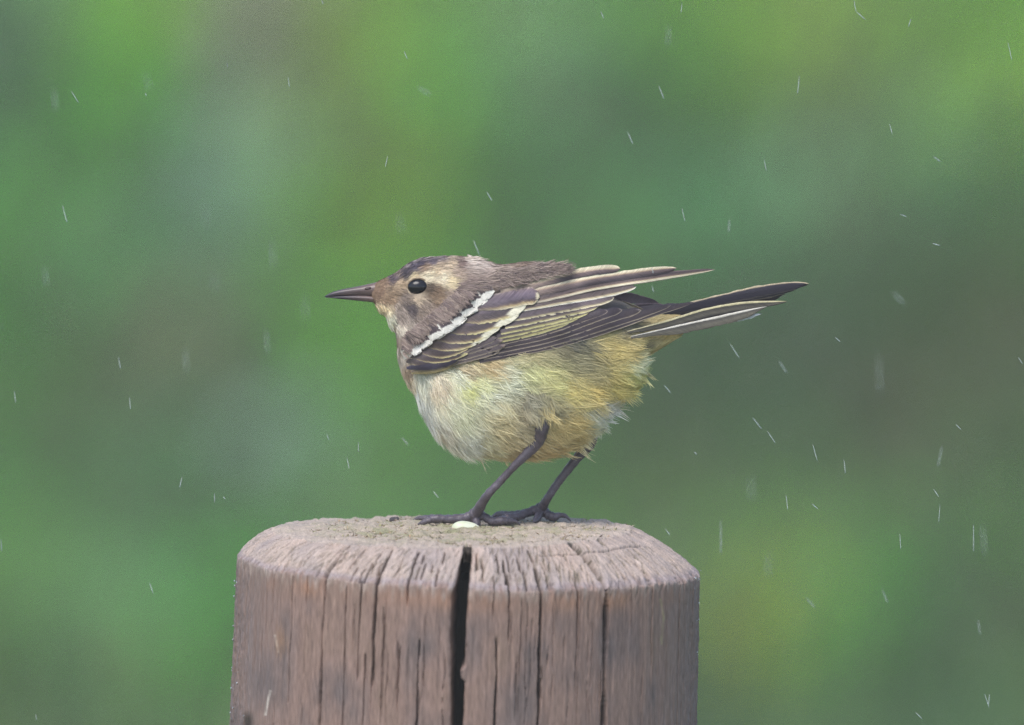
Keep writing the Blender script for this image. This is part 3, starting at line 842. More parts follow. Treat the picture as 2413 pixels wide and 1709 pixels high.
beak = mandible('beak', [(765, 698.5), (782, 689), (806, 682), (836, 676.5), (858, 672), (892, 664)], [(765, 700.5), (782, 699.5), (806, 697.5), (840, 696), (870, 697), (905, 700)], [.8, 5, 8, 11, 13.5, 16], colU, bird)
mandible('lower_mandible', [(768, 700), (784, 699), (808, 697), (842, 695.5), (872, 696.5), (925, 703)], [(768, 701.5), (784, 703), (808, 705.5), (842, 709), (872, 712), (915, 716)], [.7, 4, 7, 10, 12.5, 15], colL, beak)
nv_ = ev[:, [0, 2, 1]] * np.array([10, 4, 4])
V = nv_ @ np.array([[.98, -.16, 0], [.16, .98, 0], [0, 0, 1]]) + np.array([868, 680.5, -11])
link('nostril', make_mesh('nostril', toB(V), ef, np.tile(lin((62, 40, 38)), (len(V), 1))), M_beak, beak)

# ------------------------------------------------------------------ wings and tail, feather by feather
DK = (72, 62, 67); DK2 = (57, 51, 60); BR = (106, 92, 87); CREAM = (228, 217, 186); BUFF = (204, 186, 150); WHITE = (232, 226, 214); OLIVE = (172, 162, 110); YEL = (208, 198, 140); PURP = (106, 93, 104); GREYV = (150, 142, 124)
fcount = [0]
LAYER = .55
def feather(name, parent, pts, wu, wl, layer, stops, tip=None, tipf=0.0, ut=.72, camber=5, mirror=False, base=None, depthfn=None, rough=.07, tilt=0.0, shaft=None, basew=.55, fray=5, skew=0.0, wob=.25, nw=17):
    fcount[0] += 1; sd = fcount[0]
    nL, nW = 44, nw
    c = catmull(pts, nL) if len(pts) > 2 else catmull([pts[0], (np.array(pts[0]) + pts[1]) / 2, pts[1]], nL)
    T = np.gradient(c, axis=0); T /= np.linalg.norm(T, axis=1, keepdims=True)
    nrm = np.stack([-T[:, 1], T[:, 0]], -1)          # v>0 is the lower side in the photograph
    u = np.linspace(0, 1, nL); v = np.linspace(-1, 1, nW)
    w = np.interp(u, [0, .25, .5, 1], [basew, .9, 1, .92]) * np.where(u > ut, np.sqrt(np.clip(1 - ((u - ut) / (1.0001 - ut)) ** 2, 0.0008, 1)), 1)
    jit = 1 + rough * 2 * vnoise(u[:, None] * 22, np.sign(v)[None] * 3.3 + sd * 9.1, 301) + rough * 1.2 * vnoise(u[:, None] * 60, np.sign(v)[None] * 3.3 + sd * 5.1, 302)
    side = np.where(v < 0, wu, wl)
    offs = v[None] * side[None] * w[:, None] * (1 + (jit - 1) * np.abs(v)[None] ** 2)
    sweep = (.35 + np.abs(v)[None] ** 1.6) * (vnoise(v[None] * nw * .42 + sd, u[:, None] * 5, 303) * fray)
    P = c[:, None] + nrm[:, None] * offs[..., None] + T[:, None] * (sweep * np.clip(u * 2 - .8, 0, 1)[:, None])[..., None]
    dep = (depthfn or wing_depth)(P[..., 0], P[..., 1])
    cdep = (depthfn or wing_depth)(c[:, 0], c[:, 1])[:, None]
    dep = dep + layer * LAYER + camber * .45 * (1 - v[None] ** 2) * np.minimum(1, w[:, None] * 1.2) + tilt * v[None] + wob * vnoise(u[:, None] * 7, v[None] * 2 + sd, 304)
    sgn = 1 if mirror else -1
    P3 = np.concatenate([P, sgn * dep[..., None]], -1)
    sv = [s[0] for s in stops]; scv = np.array([lin(s[1]) for s in stops])
    vv = np.clip(v[None] + .12 * vnoise(u[:, None] * 8, v[None] * 3 + sd, 305) + .10 * vnoise(u[:, None] * 34, v[None] * 2 + sd, 306), -1, 1)
    cl = np.stack([np.interp(vv, sv, scv[:, k]) for k in range(3)], -1)
    if base is not None:
        f = np.clip(1 - u / .45, 0, 1)[:, None, None]
        cl = cl * (1 - f) + lin(base) * f
    if tip is not None:
        edge = 1 - tipf * (1 - .35 * v[None] ** 2) * (1 + skew * v[None]) + .05 * vnoise(v[None] * 6 + sd, u[:, None] * 3, 307)
        f = np.clip((u[:, None] - edge) / .05, 0, 1)[..., None]
        cl = cl * (1 - f) + lin(tip) * f
    if shaft is not None:
        f = np.exp(-(v / .09) ** 2)[None, :, None] * .7
        cl = cl * (1 - f) + lin(shaft) * f
    cl = cl * (1 + .18 * vnoise(u[:, None] * 5, v[None] * 2 + sd * 3, 308))[..., None]
    ln = np.linalg.norm(np.diff(c, axis=0), axis=1).sum()
    fuv = np.stack([u[:, None] * ln * np.ones_like(offs), offs, np.full_like(offs, sd * 3.7)], -1)
    me = make_mesh(name, toB(P3.reshape(-1, 3)), grid_faces(nL, nW), cl.reshape(-1, 3), fuv.reshape(-1, 3))
    return link(name, me, M_feather, parent)

st_prim = [(-1, DK2), (-.3, DK), (.6, DK), (.8, (120, 106, 100)), (.9, (176, 160, 140)), (1, (186, 172, 148))]
st_sec = [(-1, DK), (.0, (84, 73, 74)), (.32, (112, 102, 86)), (.55, OLIVE), (.8, YEL), (1, (196, 188, 142))]
st_cov = [(-1, (116, 102, 100)), (-.75, PURP), (-.2, DK), (.45, (78, 67, 68)), (.64, (116, 100, 84)), (.8, (178, 158, 118)), (.92, (206, 194, 150)), (1, YEL)]

# near wing; its mesh is the folded forearm below the feathers
def wing_base(mirror):
    return feather('wing', bird, [(972, 822), (1050, 808), (1200, 768), (1400, 728)], 42, 38, -5, [(-1, BR), (0, DK), (1, BR)], camber=3, ut=.6, basew=.5, mirror=mirror)
wing = wing_base(False)
f = feather
# primaries, longest and lowest first
f('primary_feather', wing, [(1130, 852), (1290, 818), (1420, 780), (1530, 742), (1634, 713)], 13, 9, 0, st_prim, ut=.55, camber=2)
f('primary_feather', wing, [(1140, 843), (1300, 808), (1440, 765), (1580, 720)], 13, 9, 2, st_prim, tip=(186, 172, 160), tipf=.012, ut=.72, camber=2)
f('primary_feather', wing, [(1150, 833), (1300, 798), (1420, 758), (1509, 731)], 13, 9, 4, st_prim, tip=(196, 180, 170), tipf=.02, ut=.86, camber=2)
f('primary_feather', wing, [(1160, 822), (1300, 788), (1400, 752), (1464, 730)], 13, 9, 6, st_prim, tip=(196, 180, 170), tipf=.02, ut=.86, camber=2)
f('primary_feather', wing, [(1168, 812), (1290, 780), (1370, 752), (1430, 733)], 13, 9, 7.5, st_prim, tip=(176, 160, 150), tipf=.02, ut=.86, camber=2)
# secondaries with olive-yellow fringes
f('secondary_feather', wing, [(1165, 806), (1270, 779), (1345, 757)], 12, 9, 9, st_sec, ut=.75, camber=2)
f('secondary_feather', wing, [(1172, 796), (1280, 769), (1368, 746)], 12, 9, 10.5, st_sec, ut=.75, camber=2)
f('secondary_feather', wing, [(1180, 784), (1290, 758), (1388, 736)], 12, 9.5, 12, st_sec, ut=.75, camber=2)
f('secondary_feather', wing, [(1190, 770), (1300, 745), (1411, 722)], 13, 10, 13.5, [(-1, DK), (.1, (88, 77, 78)), (.45, (140, 126, 104)), (.75, YEL), (1, CREAM)], ut=.8, camber=2)
f('secondary_feather', wing, [(1200, 752), (1320, 727), (1446, 702)], 15, 12, 15, [(-1, DK), (0, (98, 86, 90)), (.42, (106, 94, 92)), (.7, (186, 172, 134)), (1, CREAM)], tip=(178, 166, 150), tipf=.02, ut=.84, camber=2)
# tertials lifted by the wind
f('tertial_feather', wing, [(1200, 735), (1310, 713), (1420, 694), (1496, 677)], 13, 9, 18, [(-1, DK), (.1, BR), (.42, BUFF), (.66, CREAM), (1, WHITE)], ut=.8, camber=2)
f('tertial_feather', wing, [(1190, 724), (1290, 702), (1402, 676), (1530, 656), (1682, 636)], 12, 10, 21, [(-1, (118, 102, 98)), (-.55, DK), (.12, (116, 98, 92)), (.34, (206, 182, 150)), (.5, CREAM), (.8, (236, 224, 194)), (.95, (120, 104, 96)), (1, DK)], base=BR, ut=.62, camber=2)
f('tertial_feather', wing, [(1190, 706), (1285, 684), (1402, 660), (1500, 645), (1592, 633)], 11, 11, 24, [(-1, CREAM), (-.62, (230, 216, 184)), (-.38, (190, 164, 136)), (-.12, (118, 102, 100)), (.7, DK), (1, DK)], base=(150, 130, 116), ut=.8, camber=2)
f('tertial_feather', wing, [(1180, 690), (1270, 668), (1360, 645), (1420, 636), (1460, 634)], 11, 11, 27, [(-1, CREAM), (-.5, (224, 210, 178)), (-.1, (200, 176, 150)), (.15, (124, 106, 104)), (1, DK)], base=(150, 132, 118), ut=.84, camber=2)
# primary coverts and alula
pc = [(-1, (118, 104, 100)), (-.6, (94, 82, 84)), (.5, (88, 78, 80)), (1, (160, 146, 128))]
f('primary_covert', wing, [(1000, 868), (1090, 848), (1176, 826)], 10, 9, 8, pc, tip=(150, 134, 124), tipf=.04, ut=.85, camber=2)
f('primary_covert', wing, [(1010, 860), (1100, 838), (1190, 815)], 10, 9, 10, pc, tip=(160, 142, 132), tipf=.05, ut=.86, camber=2)
f('primary_covert', wing, [(1020, 850), (1100, 828), (1184, 803)], 10, 9, 12, pc, tip=(160, 142, 132), tipf=.05, ut=.86, camber=2)
f('primary_covert', wing, [(1030, 840), (1100, 822), (1170, 798)], 10, 8, 13.5, pc, ut=.84, camber=2)
f('alula_feather', wing, [(958, 868), (1010, 864), (1052, 855), (1081, 844)], 13, 11, 14, [(-1, (96, 86, 96)), (-.5, (64, 58, 72)), (.7, (58, 52, 64)), (1, (120, 112, 84))], tip=(190, 178, 178), tipf=.03, ut=.82, camber=3, basew=.25)
f('alula_feather', wing, [(970, 878), (1020, 874), (1068, 862)], 7, 6, 11, [(-1, BR), (.2, (128, 116, 84)), (1, (150, 138, 96))], ut=.7, camber=2)
# greater coverts, outermost first
GCV_ = [([(958, 850), (1010, 858), (1060, 849)], 9, 9, 15), ([(968, 838), (1030, 846), (1098, 830)], 11, 10, 16.5), ([(985, 826), (1050, 832), (1126, 808)], 12, 12, 18), ([(1005, 812), (1075, 813), (1152, 789)], 13, 14, 19.5),
       ([(1030, 795), (1100, 793), (1186, 765)], 14, 16, 21), ([(1055, 776), (1125, 770), (1222, 739)], 15, 18, 22.5), ([(1085, 752), (1160, 742), (1240, 722)], 15, 18, 24)]
GCV = [(p[:2] + [(p[2][0] + 7 * math.sin(k * 2.6), p[2][1] + 3 * math.sin(k * 1.9))], a_, b_, l_) for k, (p, a_, b_, l_) in enumerate(GCV_)]
for i, (p, wu, wl, ly) in enumerate(GCV):
    f('greater_covert', wing, p, wu, wl, ly, st_cov, tip=(226, 220, 194) if i > 2 else (196, 186, 136), tipf=.24 if i > 2 else .10, ut=.66, camber=.8, base=BR, rough=.1, skew=.8, fray=7, wob=.05, nw=25)
f('greater_covert', wing, [(1108, 722), (1180, 712), (1236, 701), (1271, 700)], 23, 20, 27, [(-1, (190, 172, 156)), (-.88, (124, 108, 112)), (-.4, (112, 98, 110)), (.25, (80, 69, 80)), (.5, (98, 82, 80)), (.72, (190, 166, 124)), (1, CREAM)], tip=(222, 210, 178), tipf=.10, ut=.8, camber=8, base=(104, 92, 98), rough=.05)
# median coverts with broad white tips
MC = [(958, 836), (979, 827), (1003, 812), (1029, 794), (1056, 776), (1081, 757), (1106, 737), (1130, 715), (1148, 696)]
for i, (tx, ty) in enumerate(MC):
    ln = 22 + 20 * min(1, i / 3); a = R(54 - (i % 3) * 4)
    dx, dy = math.cos(a), math.sin(a)
    bx, by = tx - dx * ln, ty - dy * ln
    sz = (1.0 if i > 1 else .62) * (1 + .12 * math.sin(i * 2.3))
    e = 7 + 2 * math.sin(i * 1.7)
    f('median_covert', wing, [(bx + 5, by - 3), (tx - dx * ln * .45 + 3, ty - dy * ln * .45 - 2), (tx + dx * e, ty + dy * e)], 21 * sz, 18 * sz, 33 + i * .22,
      [(-1, (150, 136, 128)), (-.8, (88, 76, 78)), (.4, (82, 70, 74)), (.66, (96, 84, 84)), (.84, (226, 220, 206)), (1, (236, 231, 218))],
      tip=(238, 233, 221), tipf=(.34 + .07 * math.sin(i * 3.1)) if i > 1 else .62, ut=.96, camber=.1, base=(124, 108, 102), rough=.1, basew=.4, fray=5, skew=.15, wob=.02, nw=33)

# far wing: the same flight feathers folded on the other side
wing2 = wing_base(True)
f('primary_feather', wing2, [(1150, 840), (1330, 790), (1450, 740), (1562, 718)], 16, 11, 2, [(-1, (128, 114, 122)), (-.88, DK2), (1, DK2)], ut=.5, camber=2, mirror=True)
f('primary_feather', wing2, [(1160, 815), (1330, 755), (1450, 708), (1553, 713)], 20, 14, 5, [(-1, (128, 114, 122)), (-.9, DK2), (1, DK2)], ut=.45, camber=2, mirror=True)
f('primary_feather', wing2, [(1150, 825), (1300, 790), (1420, 742), (1520, 724)], 16, 11, 8, st_prim, ut=.6, camber=2, mirror=True)
for k in range(4):
    f('secondary_feather', wing2, [(1170, 800 - 14 * k), (1290, 768 - 14 * k), (1400 - 6 * k, 736 - 13 * k)], 13, 10, 11 + 2 * k, st_sec, ut=.75, camber=2, mirror=True)
for k in range(2):
    f('tertial_feather', wing2, [(1195, 735 - 16 * k), (1310, 712 - 14 * k), (1410, 702 - 10 * k)], 13, 10, 20 + 3 * k, [(-1, DK), (0, BR), (.5, CREAM), (1, CREAM)], ut=.75, camber=2, mirror=True)
for i, (p, wu, wl, ly) in enumerate(GCV):
    f('greater_covert', wing2, p, wu, wl, ly, st_cov, tip=(224, 216, 178), tipf=.2, ut=.8, camber=6, base=BR, mirror=True)
for i, (tx, ty) in list(enumerate(MC))[3:]:
    f('median_covert', wing2, [(tx - 42, ty - 28), (tx - 16, ty - 14), (tx + 6, ty + 5)], 13, 15, 31 + i * .8, [(-1, WHITE), (-.68, DK), (.75, DK), (1, BUFF)], tip=WHITE, tipf=.3, camber=4, mirror=True)

# tail
def tail_depth(x, y): return np.full(np.shape(x), 0.0)
tail = f('tail', bird, [(1440, 752), (1500, 745), (1560, 737), (1640, 722)], 22, 26, 0, [(-1, DK2), (0, DK2), (.5, (128, 118, 84)), (1, OLIVE)], depthfn=tail_depth, camber=10, ut=.5)
def tail_out(x, y): return np.interp(x, [1470, 1520, 1570, 1640, 1860], [66, 54, 38, 22, 10])
td = dict(depthfn=tail_depth, camber=3, basew=.25, fray=20, nw=25)
f('tail_feather', tail, [(1500, 748), (1625, 722), (1745, 694), (1840, 676), (1898, 670)], 11, 15, 14, [(-1, (206, 190, 160)), (-.8, (190, 172, 140)), (-.62, (46, 42, 54)), (.8, (46, 42, 52)), (1, (84, 78, 74))], ut=.66, rough=.14, **td)
f('tail_feather', tail, [(1500, 758), (1625, 733), (1745, 704), (1868, 684)], 12, 13, 8, [(-1, DK2), (.6, (50, 46, 56)), (1, (120, 112, 96))], ut=.62, rough=.14, **td)
f('tail_feather', tail, [(1478, 782), (1571, 759), (1658, 733), (1745, 717), (1850, 711)], 5, 17, 22, [(-1, (206, 196, 156)), (-.1, (196, 186, 142)), (.06, (70, 66, 64)), (.6, (106, 100, 88)), (1, (62, 58, 60))], ut=.74, rough=.1, **{**td, 'depthfn': tail_out})
f('tail_feather', tail, [(1486, 794), (1593, 771), (1658, 757), (1723, 742), (1802, 724)], 4.5, 19, 28, [(-1, (214, 208, 194)), (-.1, (206, 200, 186)), (.06, (84, 80, 76)), (.5, (118, 112, 100)), (.9, (108, 102, 90)), (1, (62, 56, 52))], ut=.72, rough=.08, **{**td, 'depthfn': tail_out})
f('tail_feather', tail, [(1640, 768), (1702, 757), (1790, 741)], 5, 8, 20, [(-1, GREYV), (.2, (170, 164, 152)), (1, (176, 170, 158))], tip=(206, 210, 210), tipf=.45, ut=.8, **{**td, 'depthfn': tail_out})
for k in range(4):
    f('tail_feather', tail, [(1500, 752 + 9 * k), (1640, 727 + 9 * k), (1860 - 14 * k, 686 + 9 * k)], 10, 12, -2 - 7 * k, [(-1, DK2), (1, DK)], ut=.66, **td)

# ------------------------------------------------------------------ small things on the post's top
def seed_husk():
    n, m = 18, 28
    u = np.linspace(0, 1, n)[:, None]; a = np.linspace(0, 2 * math.pi, m, endpoint=False)[None]
    rr = np.sin(u * math.pi / 2)
    x = 34 * rr * np.cos(a) * (1 + .12 * np.cos(a)); y = 21 * rr * np.sin(a); z = 20 * np.cos(u * math.pi / 2) ** .8 - 2 + 1.2 * np.cos(3 * a) * rr
    yw = -0.0135; xw = (1094 - CX) * S
    V = np.stack([x * S, y * S, z * S], -1).reshape(-1, 3)
    ca_, sa_ = math.cos(.12), math.sin(.12)
    V = V @ np.array([[ca_, 0, -sa_], [0, 1, 0], [sa_, 0, ca_]])
    F = grid_faces(n, m, True)
    o = link('seed_husk', make_mesh('seed_husk', V, F[:, ::-1]), M_seed, label='pale yellow-green seed husk lying beside the bird\'s toes', cat='seed')
    o.location = (xw, yw, float(post_z(xw, yw)) - .0002)
seed_husk()
V = SV * np.array([13, 9, 7]) * (1 + .5 * fbm(SV[:, 0] * 2, SV[:, 1] * 2 + SV[:, 2], 401, 3))[:, None] * S
xw, yw = (928 - CX) * S, 0.022
o = link('bark_crumb', make_mesh('bark_crumb', V, SF), M_crumb, label='small dark crumb of bark on the post top ahead of the toes', cat='crumb')
o.location = (xw, yw, float(post_z(xw, yw)) + 3 * S)

# ------------------------------------------------------------------ the bank of weeds behind, far out of focus
BG = """20: 30 94 128 107;130 111 152 119;250 105 148 78;330 107 156 57;450 119 155 117;600 128 158 135;700 129 152 122;800 113 138 84;950 108 151 85;1100 105 156 101;1250 112 150 124;1500 107 152 90;1700 106 157 67;1900 118 148 96;2100 109 150 90;2300 104 156 67
130: 30 83 117 95;200 100 148 83;340 94 150 42;470 109 150 111;620 127 153 136;760 114 138 95;880 115 150 79;1050 94 145 96;1250 108 143 121;1450 83 134 90;1700 95 140 73;1880 114 138 90;2050 111 148 88;2300 110 156 89
280: 40 92 127 102;200 89 138 78;330 86 140 61;480 105 145 122;620 117 148 131;780 115 140 83;900 117 153 73;1050 83 130 79;1250 101 139 116;1500 84 125 90;1700 80 119 78;1880 89 115 71;2050 118 152 128;2250 112 152 118;2390 94 140 84
430: 40 95 140 96;200 87 140 72;400 95 129 113;550 113 147 136;700 105 149 95;830 117 158 61;950 117 152 61;1150 78 120 85;1400 87 132 102;1650 93 133 112;1900 107 149 126;2100 99 144 116;2300 83 125 90
560: 40 84 135 73;230 96 143 109;430 97 124 122;560 100 136 118;700 110 157 90;830 105 150 52;950 100 141 61;1150 76 117 81;1400 90 133 88;1700 88 132 102;1950 79 117 85;2150 76 116 81;2380 73 116 73
720: 30 78 131 67;200 101 139 112;400 109 127 110;550 92 119 100;700 98 143 78;850 100 148 65;1500 78 118 75;1750 80 118 88;1950 64 105 78;2150 80 111 76;2350 92 112 77
880: 30 85 133 73;200 95 116 100;400 107 121 104;550 86 110 92;700 82 128 71;850 98 145 70;1600 75 112 82;1800 68 100 78;2000 69 112 85;2200 88 100 79;2380 90 106 77
1040: 30 84 125 73;200 92 112 97;380 90 128 102;560 117 154 141;700 110 149 128;850 95 140 75;1200 92 130 80;1550 88 122 80;1750 72 105 78;1950 76 117 79;2150 88 93 76;2300 100 97 77;2400 85 112 80
1180: 30 89 141 84;250 83 118 92;450 86 122 95;620 114 153 134;780 90 135 85;1100 90 135 80;1600 90 118 78;1780 85 125 78;1980 83 121 73;2120 79 87 76;2300 84 109 79
1330: 30 98 146 84;200 86 120 86;420 83 111 91;560 82 122 75;1700 93 117 76;1880 104 143 79;2050 94 127 73;2250 86 133 72;2400 61 90 77
1480: 30 94 152 66;170 83 114 84;380 89 130 95;540 87 144 82;1680 95 125 90;1850 105 148 79;2020 95 143 67;2200 84 141 69;2390 64 87 84
1650: 30 90 133 67;170 103 145 118;350 102 146 118;530 84 144 71;1680 105 130 95;1850 124 173 73;2000 94 156 66;2180 72 115 78;2390 83 102 84"""
bgp, bgc = [], []
for ln in BG.splitlines():
    y0, rest = ln.split(':')
    for it in rest.split(';'):
        v = [float(t) for t in it.split()]
        bgp.append((v[0], float(y0))); bgc.append(v[1:])
bgp = np.array(bgp); bgc = lin(np.array(bgc))
BG_GAIN = np.array([2.0, 2.42, .92]); BG_CONTRAST = 2.4
bgm = bgc.mean(0)

def foliage_mesh(seed, n=170):
    r_ = np.random.default_rng(seed)
    Vs, Fs, Cs = [], [], []
    for k in range(n):
        h = r_.uniform(.12, 1) ** .7
        rad = (.10 + .30 * math.sin(min(1, h * 1.1) * math.pi * .8)) * math.sqrt(r_.uniform(0, 1))
        a = r_.uniform(0, 2 * math.pi)
        root = np.array([math.cos(a) * rad, math.sin(a) * rad, h])
        a2 = a + r_.normal(0, .8)
        d = np.array([math.cos(a2), math.sin(a2), r_.uniform(-1.1, .25)]); d /= np.linalg.norm(d)
        L = r_.uniform(.10, .2); w = L * r_.uniform(.18, .32)
        s = np.cross(d, [0, 0, 1]); s /= np.linalg.norm(s); up = np.cross(s, d)
        droop = r_.uniform(.05, .3) * L
        pts = [root, root + d * L * .35 + s * w + up * .15 * w, root + d * L * .35 - s * w + up * .15 * w, root + d * L * .45,
               root + d * L * .75 + s * w * .7 - up * droop * .4, root + d * L * .75 - s * w * .7 - up * droop * .4, root + d * L - up * droop]
        b0 = len(Vs) * 7
        Vs.append(pts); Cs.append(np.ones((7, 3)) * r_.uniform(.8, 1.2))
        Fs += [(b0, b0 + 1, b0 + 3), (b0, b0 + 3, b0 + 2), (b0 + 3, b0 + 1, b0 + 4), (b0 + 3, b0 + 4, b0 + 6), (b0 + 3, b0 + 6, b0 + 5), (b0 + 3, b0 + 5, b0 + 2)]
    me = make_mesh('foliage', np.array(Vs).reshape(-1, 3), np.array(Fs), np.vstack(Cs), smooth=False)
    me.materials.append(M_leaf)
    Vt, Ft, Tt = [], [], []
    o_ = 0
    for k in range(5):
        a = r_.uniform(0, 6.28); rr = r_.uniform(.05, .25)
        V, F, T3 = tube([(0, 0, 0), (math.cos(a) * rr * .4, math.sin(a) * rr * .4, .45), (math.cos(a) * rr, math.sin(a) * rr, r_.uniform(.7, .98))], [.018, .013, .004], 6, 7)
        Vt.append(V); Ft.append(F + o_); Tt.append(T3 + o_); o_ += len(V)
    ms = make_mesh('stem', np.vstack(Vt), [np.vstack(Ft), np.vstack(Tt)])
    ms.materials.append(M_stem)
    return me, ms
VAR = [foliage_mesh(500 + k) for k in range(7)]
def colour_word(c):
    r_, g_, b_ = c; lum = .3 * r_ + .6 * g_ + .1 * b_
    if r_ > .72 * g_: return 'dull olive-brown'
    if b_ > .6 * g_ and lum > .19: return 'pale blue-green'
    if b_ < .3 * g_: return 'bright yellow-green'
    if lum < .135: return 'dark green'
    return 'grey-green' if b_ > .52 * g_ else 'mid green'
def add_weed(x, y, h, colour, spread, shown):
    k = random.randrange(len(VAR))
    wd = colour_word(shown)
    e = bpy.data.objects.new('leafy_weed', None)
    COL.objects.link(e)
    e.location = (x, y, 0.0); e.rotation_mode = 'ZYX'; lean = random.gauss(.2, .08); e.location.x -= math.sin(lean) * h * .8; e.rotation_euler = (0, lean, random.uniform(0, 6.28)); e.scale = (spread, spread, h)
    e['label'] = f'blurred {wd} leafy weed in the bank behind the post'
    e['category'] = 'weed'; e['group'] = f'{wd} weeds in the blurred bank'
    fo = bpy.data.objects.new('foliage', VAR[k][0]); so = bpy.data.objects.new('stem', VAR[k][1])
    for o in (fo, so):
        COL.objects.link(o); o.parent = e
    fo.color = (*[float(v) for v in colour], 1)
rows = [1790, 1630, 1480, 1330, 1180, 1030, 880, 730, 580, 430, 280, 130, -20, -170]
for ri, py in enumerate(rows):
    D = 14.9 + .22 * ri
    angp = TH + math.atan((py - CY) * S / DIST)
    ztop = CAMP[2] - D * math.tan(angp)
    pitch = 165
    for px in np.arange(-4635, 7100, pitch):
        inv = -190 < px < 2620
        if not inv and (int(px / pitch) + ri * 5) % 13: continue
        pj, qj = px + rng.uniform(-40, 40) + (75 if ri % 2 else 0), py + rng.uniform(-25, 25)
        x = (pj - CX) * S * D / DIST
        h = max(.14, ztop + .045 + rng.uniform(-.02, .02))
        qx = min(max(pj, 0), 2413) if inv else rng.uniform(0, 2413)
        c = shepard(bgp, bgc, np.array([[qx, min(max(qj, 0), 1709)]]), 4)[0]
        c = np.maximum(c, .01); shown = c
        lu, lm = c.mean(), bgm.mean()
        c = lm * (lu / lm) ** BG_CONTRAST * (bgm / lm) * ((c / lu) / (bgm / lm)) ** 1.85
        c = np.clip(c * BG_GAIN, .012, .8)
        add_weed(x, CAMP[1] + D + rng.uniform(-.06, .06), h, c, .13 if inv else .42, shown)

# meadow grass below and behind the weeds
n = 26000
gx_ = rng.uniform(-5, 5, n); gy_ = CAMP[1] + rng.uniform(13.5, 24, n)
T = rng.normal(0, .35, (n, 3)); T[:, 2] = 1; T /= np.linalg.norm(T, axis=1, keepdims=True)
gp = lin([(104, 140, 78), (90, 128, 74), (118, 140, 84), (84, 118, 80)])
V, F, C = strips(np.stack([gx_, gy_, np.full(n, -.01)], -1), T, np.tile([0, -1.0, .2], (n, 1)), rng.uniform(.08, .3, n), rng.uniform(.006, .014, n),
                 rng.uniform(-.3, .3, n), rng.normal(0, .3, n), gp[rng.integers(0, 4, n)], 3, 1.1, 1.5)
link('grass', make_mesh('grass', V, F, C), M_grass, kind='stuff', label='green meadow grass around and behind the weeds', cat='grass')

# ------------------------------------------------------------------ rain
RAIN = [(1912, 0, 1917, 26, 1), (1917, 26, 1938, 44, 1), (160, 205, 176, 230, 1), (325, 208, 328, 215, 1), (1475, 192, 1487, 222, 2), (1790, 170, 1786, 210, 2), (2257, 95, 2266, 135, 1), (905, 115, 912, 132, 1), (645, 172, 648, 195, 1),
    (1405, 295, 1417, 322, 2), (868, 350, 863, 374, 1), (1090, 430, 1102, 450, 2), (2090, 350, 2106, 362, 2), (1992, 278, 1998, 300, 1), (140, 460, 150, 498, 2), (1060, 538, 1073, 570, 2), (2015, 480, 2030, 485, 2),
    (2088, 545, 2105, 550, 2), (1527, 467, 1534, 496, 1), (1711, 358, 1716, 382, 1), (265, 800, 270, 826, 2), (1635, 770, 1656, 803, 1), (1870, 755, 1882, 766, 1), (290, 890, 292, 916, 2), (32, 875, 35, 903, 2),
    (732, 972, 736, 985, 1), (802, 990, 803, 1012, 1), (1718, 965, 1736, 992, 1), (777, 1025, 782, 1050, 1), (408, 1068, 402, 1092, 2), (480, 1105, 481, 1126, 1), (500, 1112, 504, 1118, 1), (1820, 995, 1830, 1032, 1),
    (1760, 1108, 1764, 1142, 1), (2110, 1000, 2100, 1045, 3), (2105, 1130, 2102, 1170, 1), (1614, 1165, 1614, 1240, 3), (2180, 1175, 2180, 1235, 2), (2200, 1175, 2205, 1240, 4), (335, 1305, 343, 1330, 2), (2, 1208, 4, 1235, 2),
    (2205, 1555, 2215, 1585, 1), (2216, 1555, 2213, 1580, 2), (900, 980, 915, 998, 3), (970, 1100, 982, 1115, 2), (1487, 862, 1502, 880, 1), (935, 195, 965, 213, 4), (122, 200, 124, 248, 4), (460, 455, 462, 510, 4),
    (610, 540, 612, 600, 4), (682, 660, 684, 715, 4), (896, 480, 898, 520, 4), (1633, 492, 1632, 520, 3), (416, 780, 418, 830, 4), (1968, 800, 1970, 880, 4), (1682, 1070, 1682, 1120, 4), (2015, 1195, 2017, 1230, 1),
    (1890, 1030, 1893, 1060, 2), (1498, 60, 1495, 100, 4), (2040, 42, 2034, 60, 1), (1527, 8, 1525, 28, 1), (1345, 25, 1352, 42, 1), (508, 140, 510, 152, 1), (1490, 1185, 1500, 1198, 1), (2050, 1595, 2065, 1610, 1),
    (2140, 950, 2152, 962, 1), (1460, 640, 1464, 655, 1), (2090, 1095, 2102, 1112, 1), (80, 1600, 82, 1612, 2), (1805, 1340, 1825, 1360, 3), (720, 0, 724, 10, 1), (2000, 655, 2025, 680, 4), (1745, 810, 1762, 835, 3),
    (2280, 800, 2290, 815, 1), (1685, 935, 1705, 960, 2), (1818, 1128, 1832, 1140, 1), (1460, 600, 1463, 612, 1), (325, 165, 335, 200, 4), (2380, 1040, 2386, 1075, 4), (596, 740, 599, 790, 4), (480, 610, 482, 650, 4), (100, 600, 104, 640, 4), (2190, 1390, 2195, 1420, 3), (1555, 1012, 1560, 1018, 2), (1720, 1240, 1721, 1290, 4), (1975, 1320, 1988, 1350, 3)]
K = 2413 / 2293
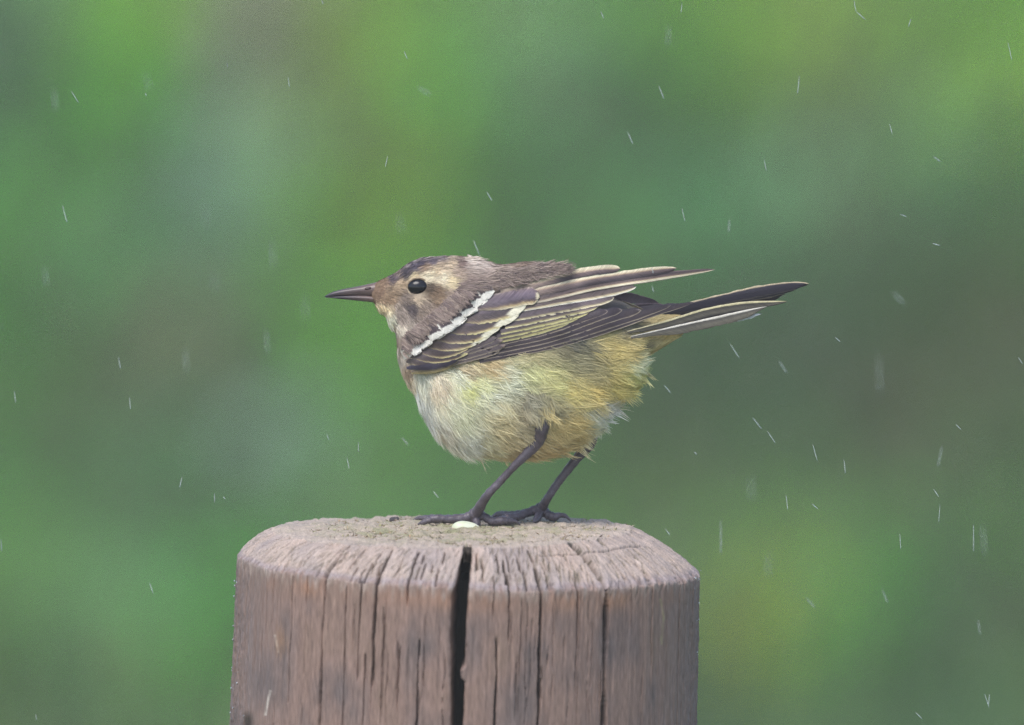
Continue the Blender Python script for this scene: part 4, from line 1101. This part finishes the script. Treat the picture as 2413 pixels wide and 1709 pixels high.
for i, (x0, y0, x1, y1, soft) in enumerate(RAIN):
    L = math.hypot(x1 - x0, y1 - y0) * K
    d = rng.choice([-1, 1]) * {1: rng.uniform(0, 60), 2: rng.uniform(150, 330), 3: rng.uniform(500, 800), 4: rng.uniform(1300, 2400)}[soft]
    if abs((x0 + x1) / 2 - 1250) < 420 and 500 < y0 < 1200 and abs(d) < 260: d = -260 - rng.uniform(0, 100)
    wr = {1: .85, 2: 1.0, 3: 1.05, 4: 1.15}[soft]
    k = 1 + d * S / DIST
    A = P2W(np.array([CX + (x0 * K - CX) * k, CY + (y0 * K - CY) * k, d])); B = P2W(np.array([CX + (x1 * K - CX) * k, CY + (y1 * K - CY) * k, d]))
    mid = (A + B) / 2
    t = np.linspace(0, 1, 8)[:, None]
    V, F, T3 = tube(((A - mid) * (1 - t) + (B - mid) * t), wr * S * np.array([.35, .7, .9, 1, 1, .95, .8, .4]) * k, 8)
    o = link('raindrop', make_mesh('raindrop', V, [F, T3]), M_water, label='thin pale drop of rain falling through the air', cat='raindrop', group='raindrops falling through the air')
    o.location = mid

# ------------------------------------------------------------------ the wet air between the camera and the weeds
hx, hy0, hy1, hz0, hz1 = 40.0, -12.0, 60.0, -1.0, 2.6
V = np.array([(sx * hx, yy, zz) for zz in (hz0, hz1) for yy in (hy0, hy1) for sx in (-1, 1)])
F = np.array([(0, 1, 3, 2), (4, 6, 7, 5), (0, 4, 5, 1), (2, 3, 7, 6), (0, 2, 6, 4), (1, 5, 7, 3)])[:, ::-1]
M_haze = bpy.data.materials.new('rain haze'); M_haze.use_nodes = True
nt = M_haze.node_tree; nt.nodes.clear()
pv = nt.nodes.new('ShaderNodeVolumePrincipled'); pv.inputs['Color'].default_value = (.98, .96, .9, 1); pv.inputs['Density'].default_value = 0.0072
ou = nt.nodes.new('ShaderNodeOutputMaterial'); nt.links.new(pv.outputs[0], ou.inputs['Volume'])
link('haze', make_mesh('haze', V, F, smooth=False), M_haze, kind='stuff', label='thin pale rain haze filling the air', cat='haze')
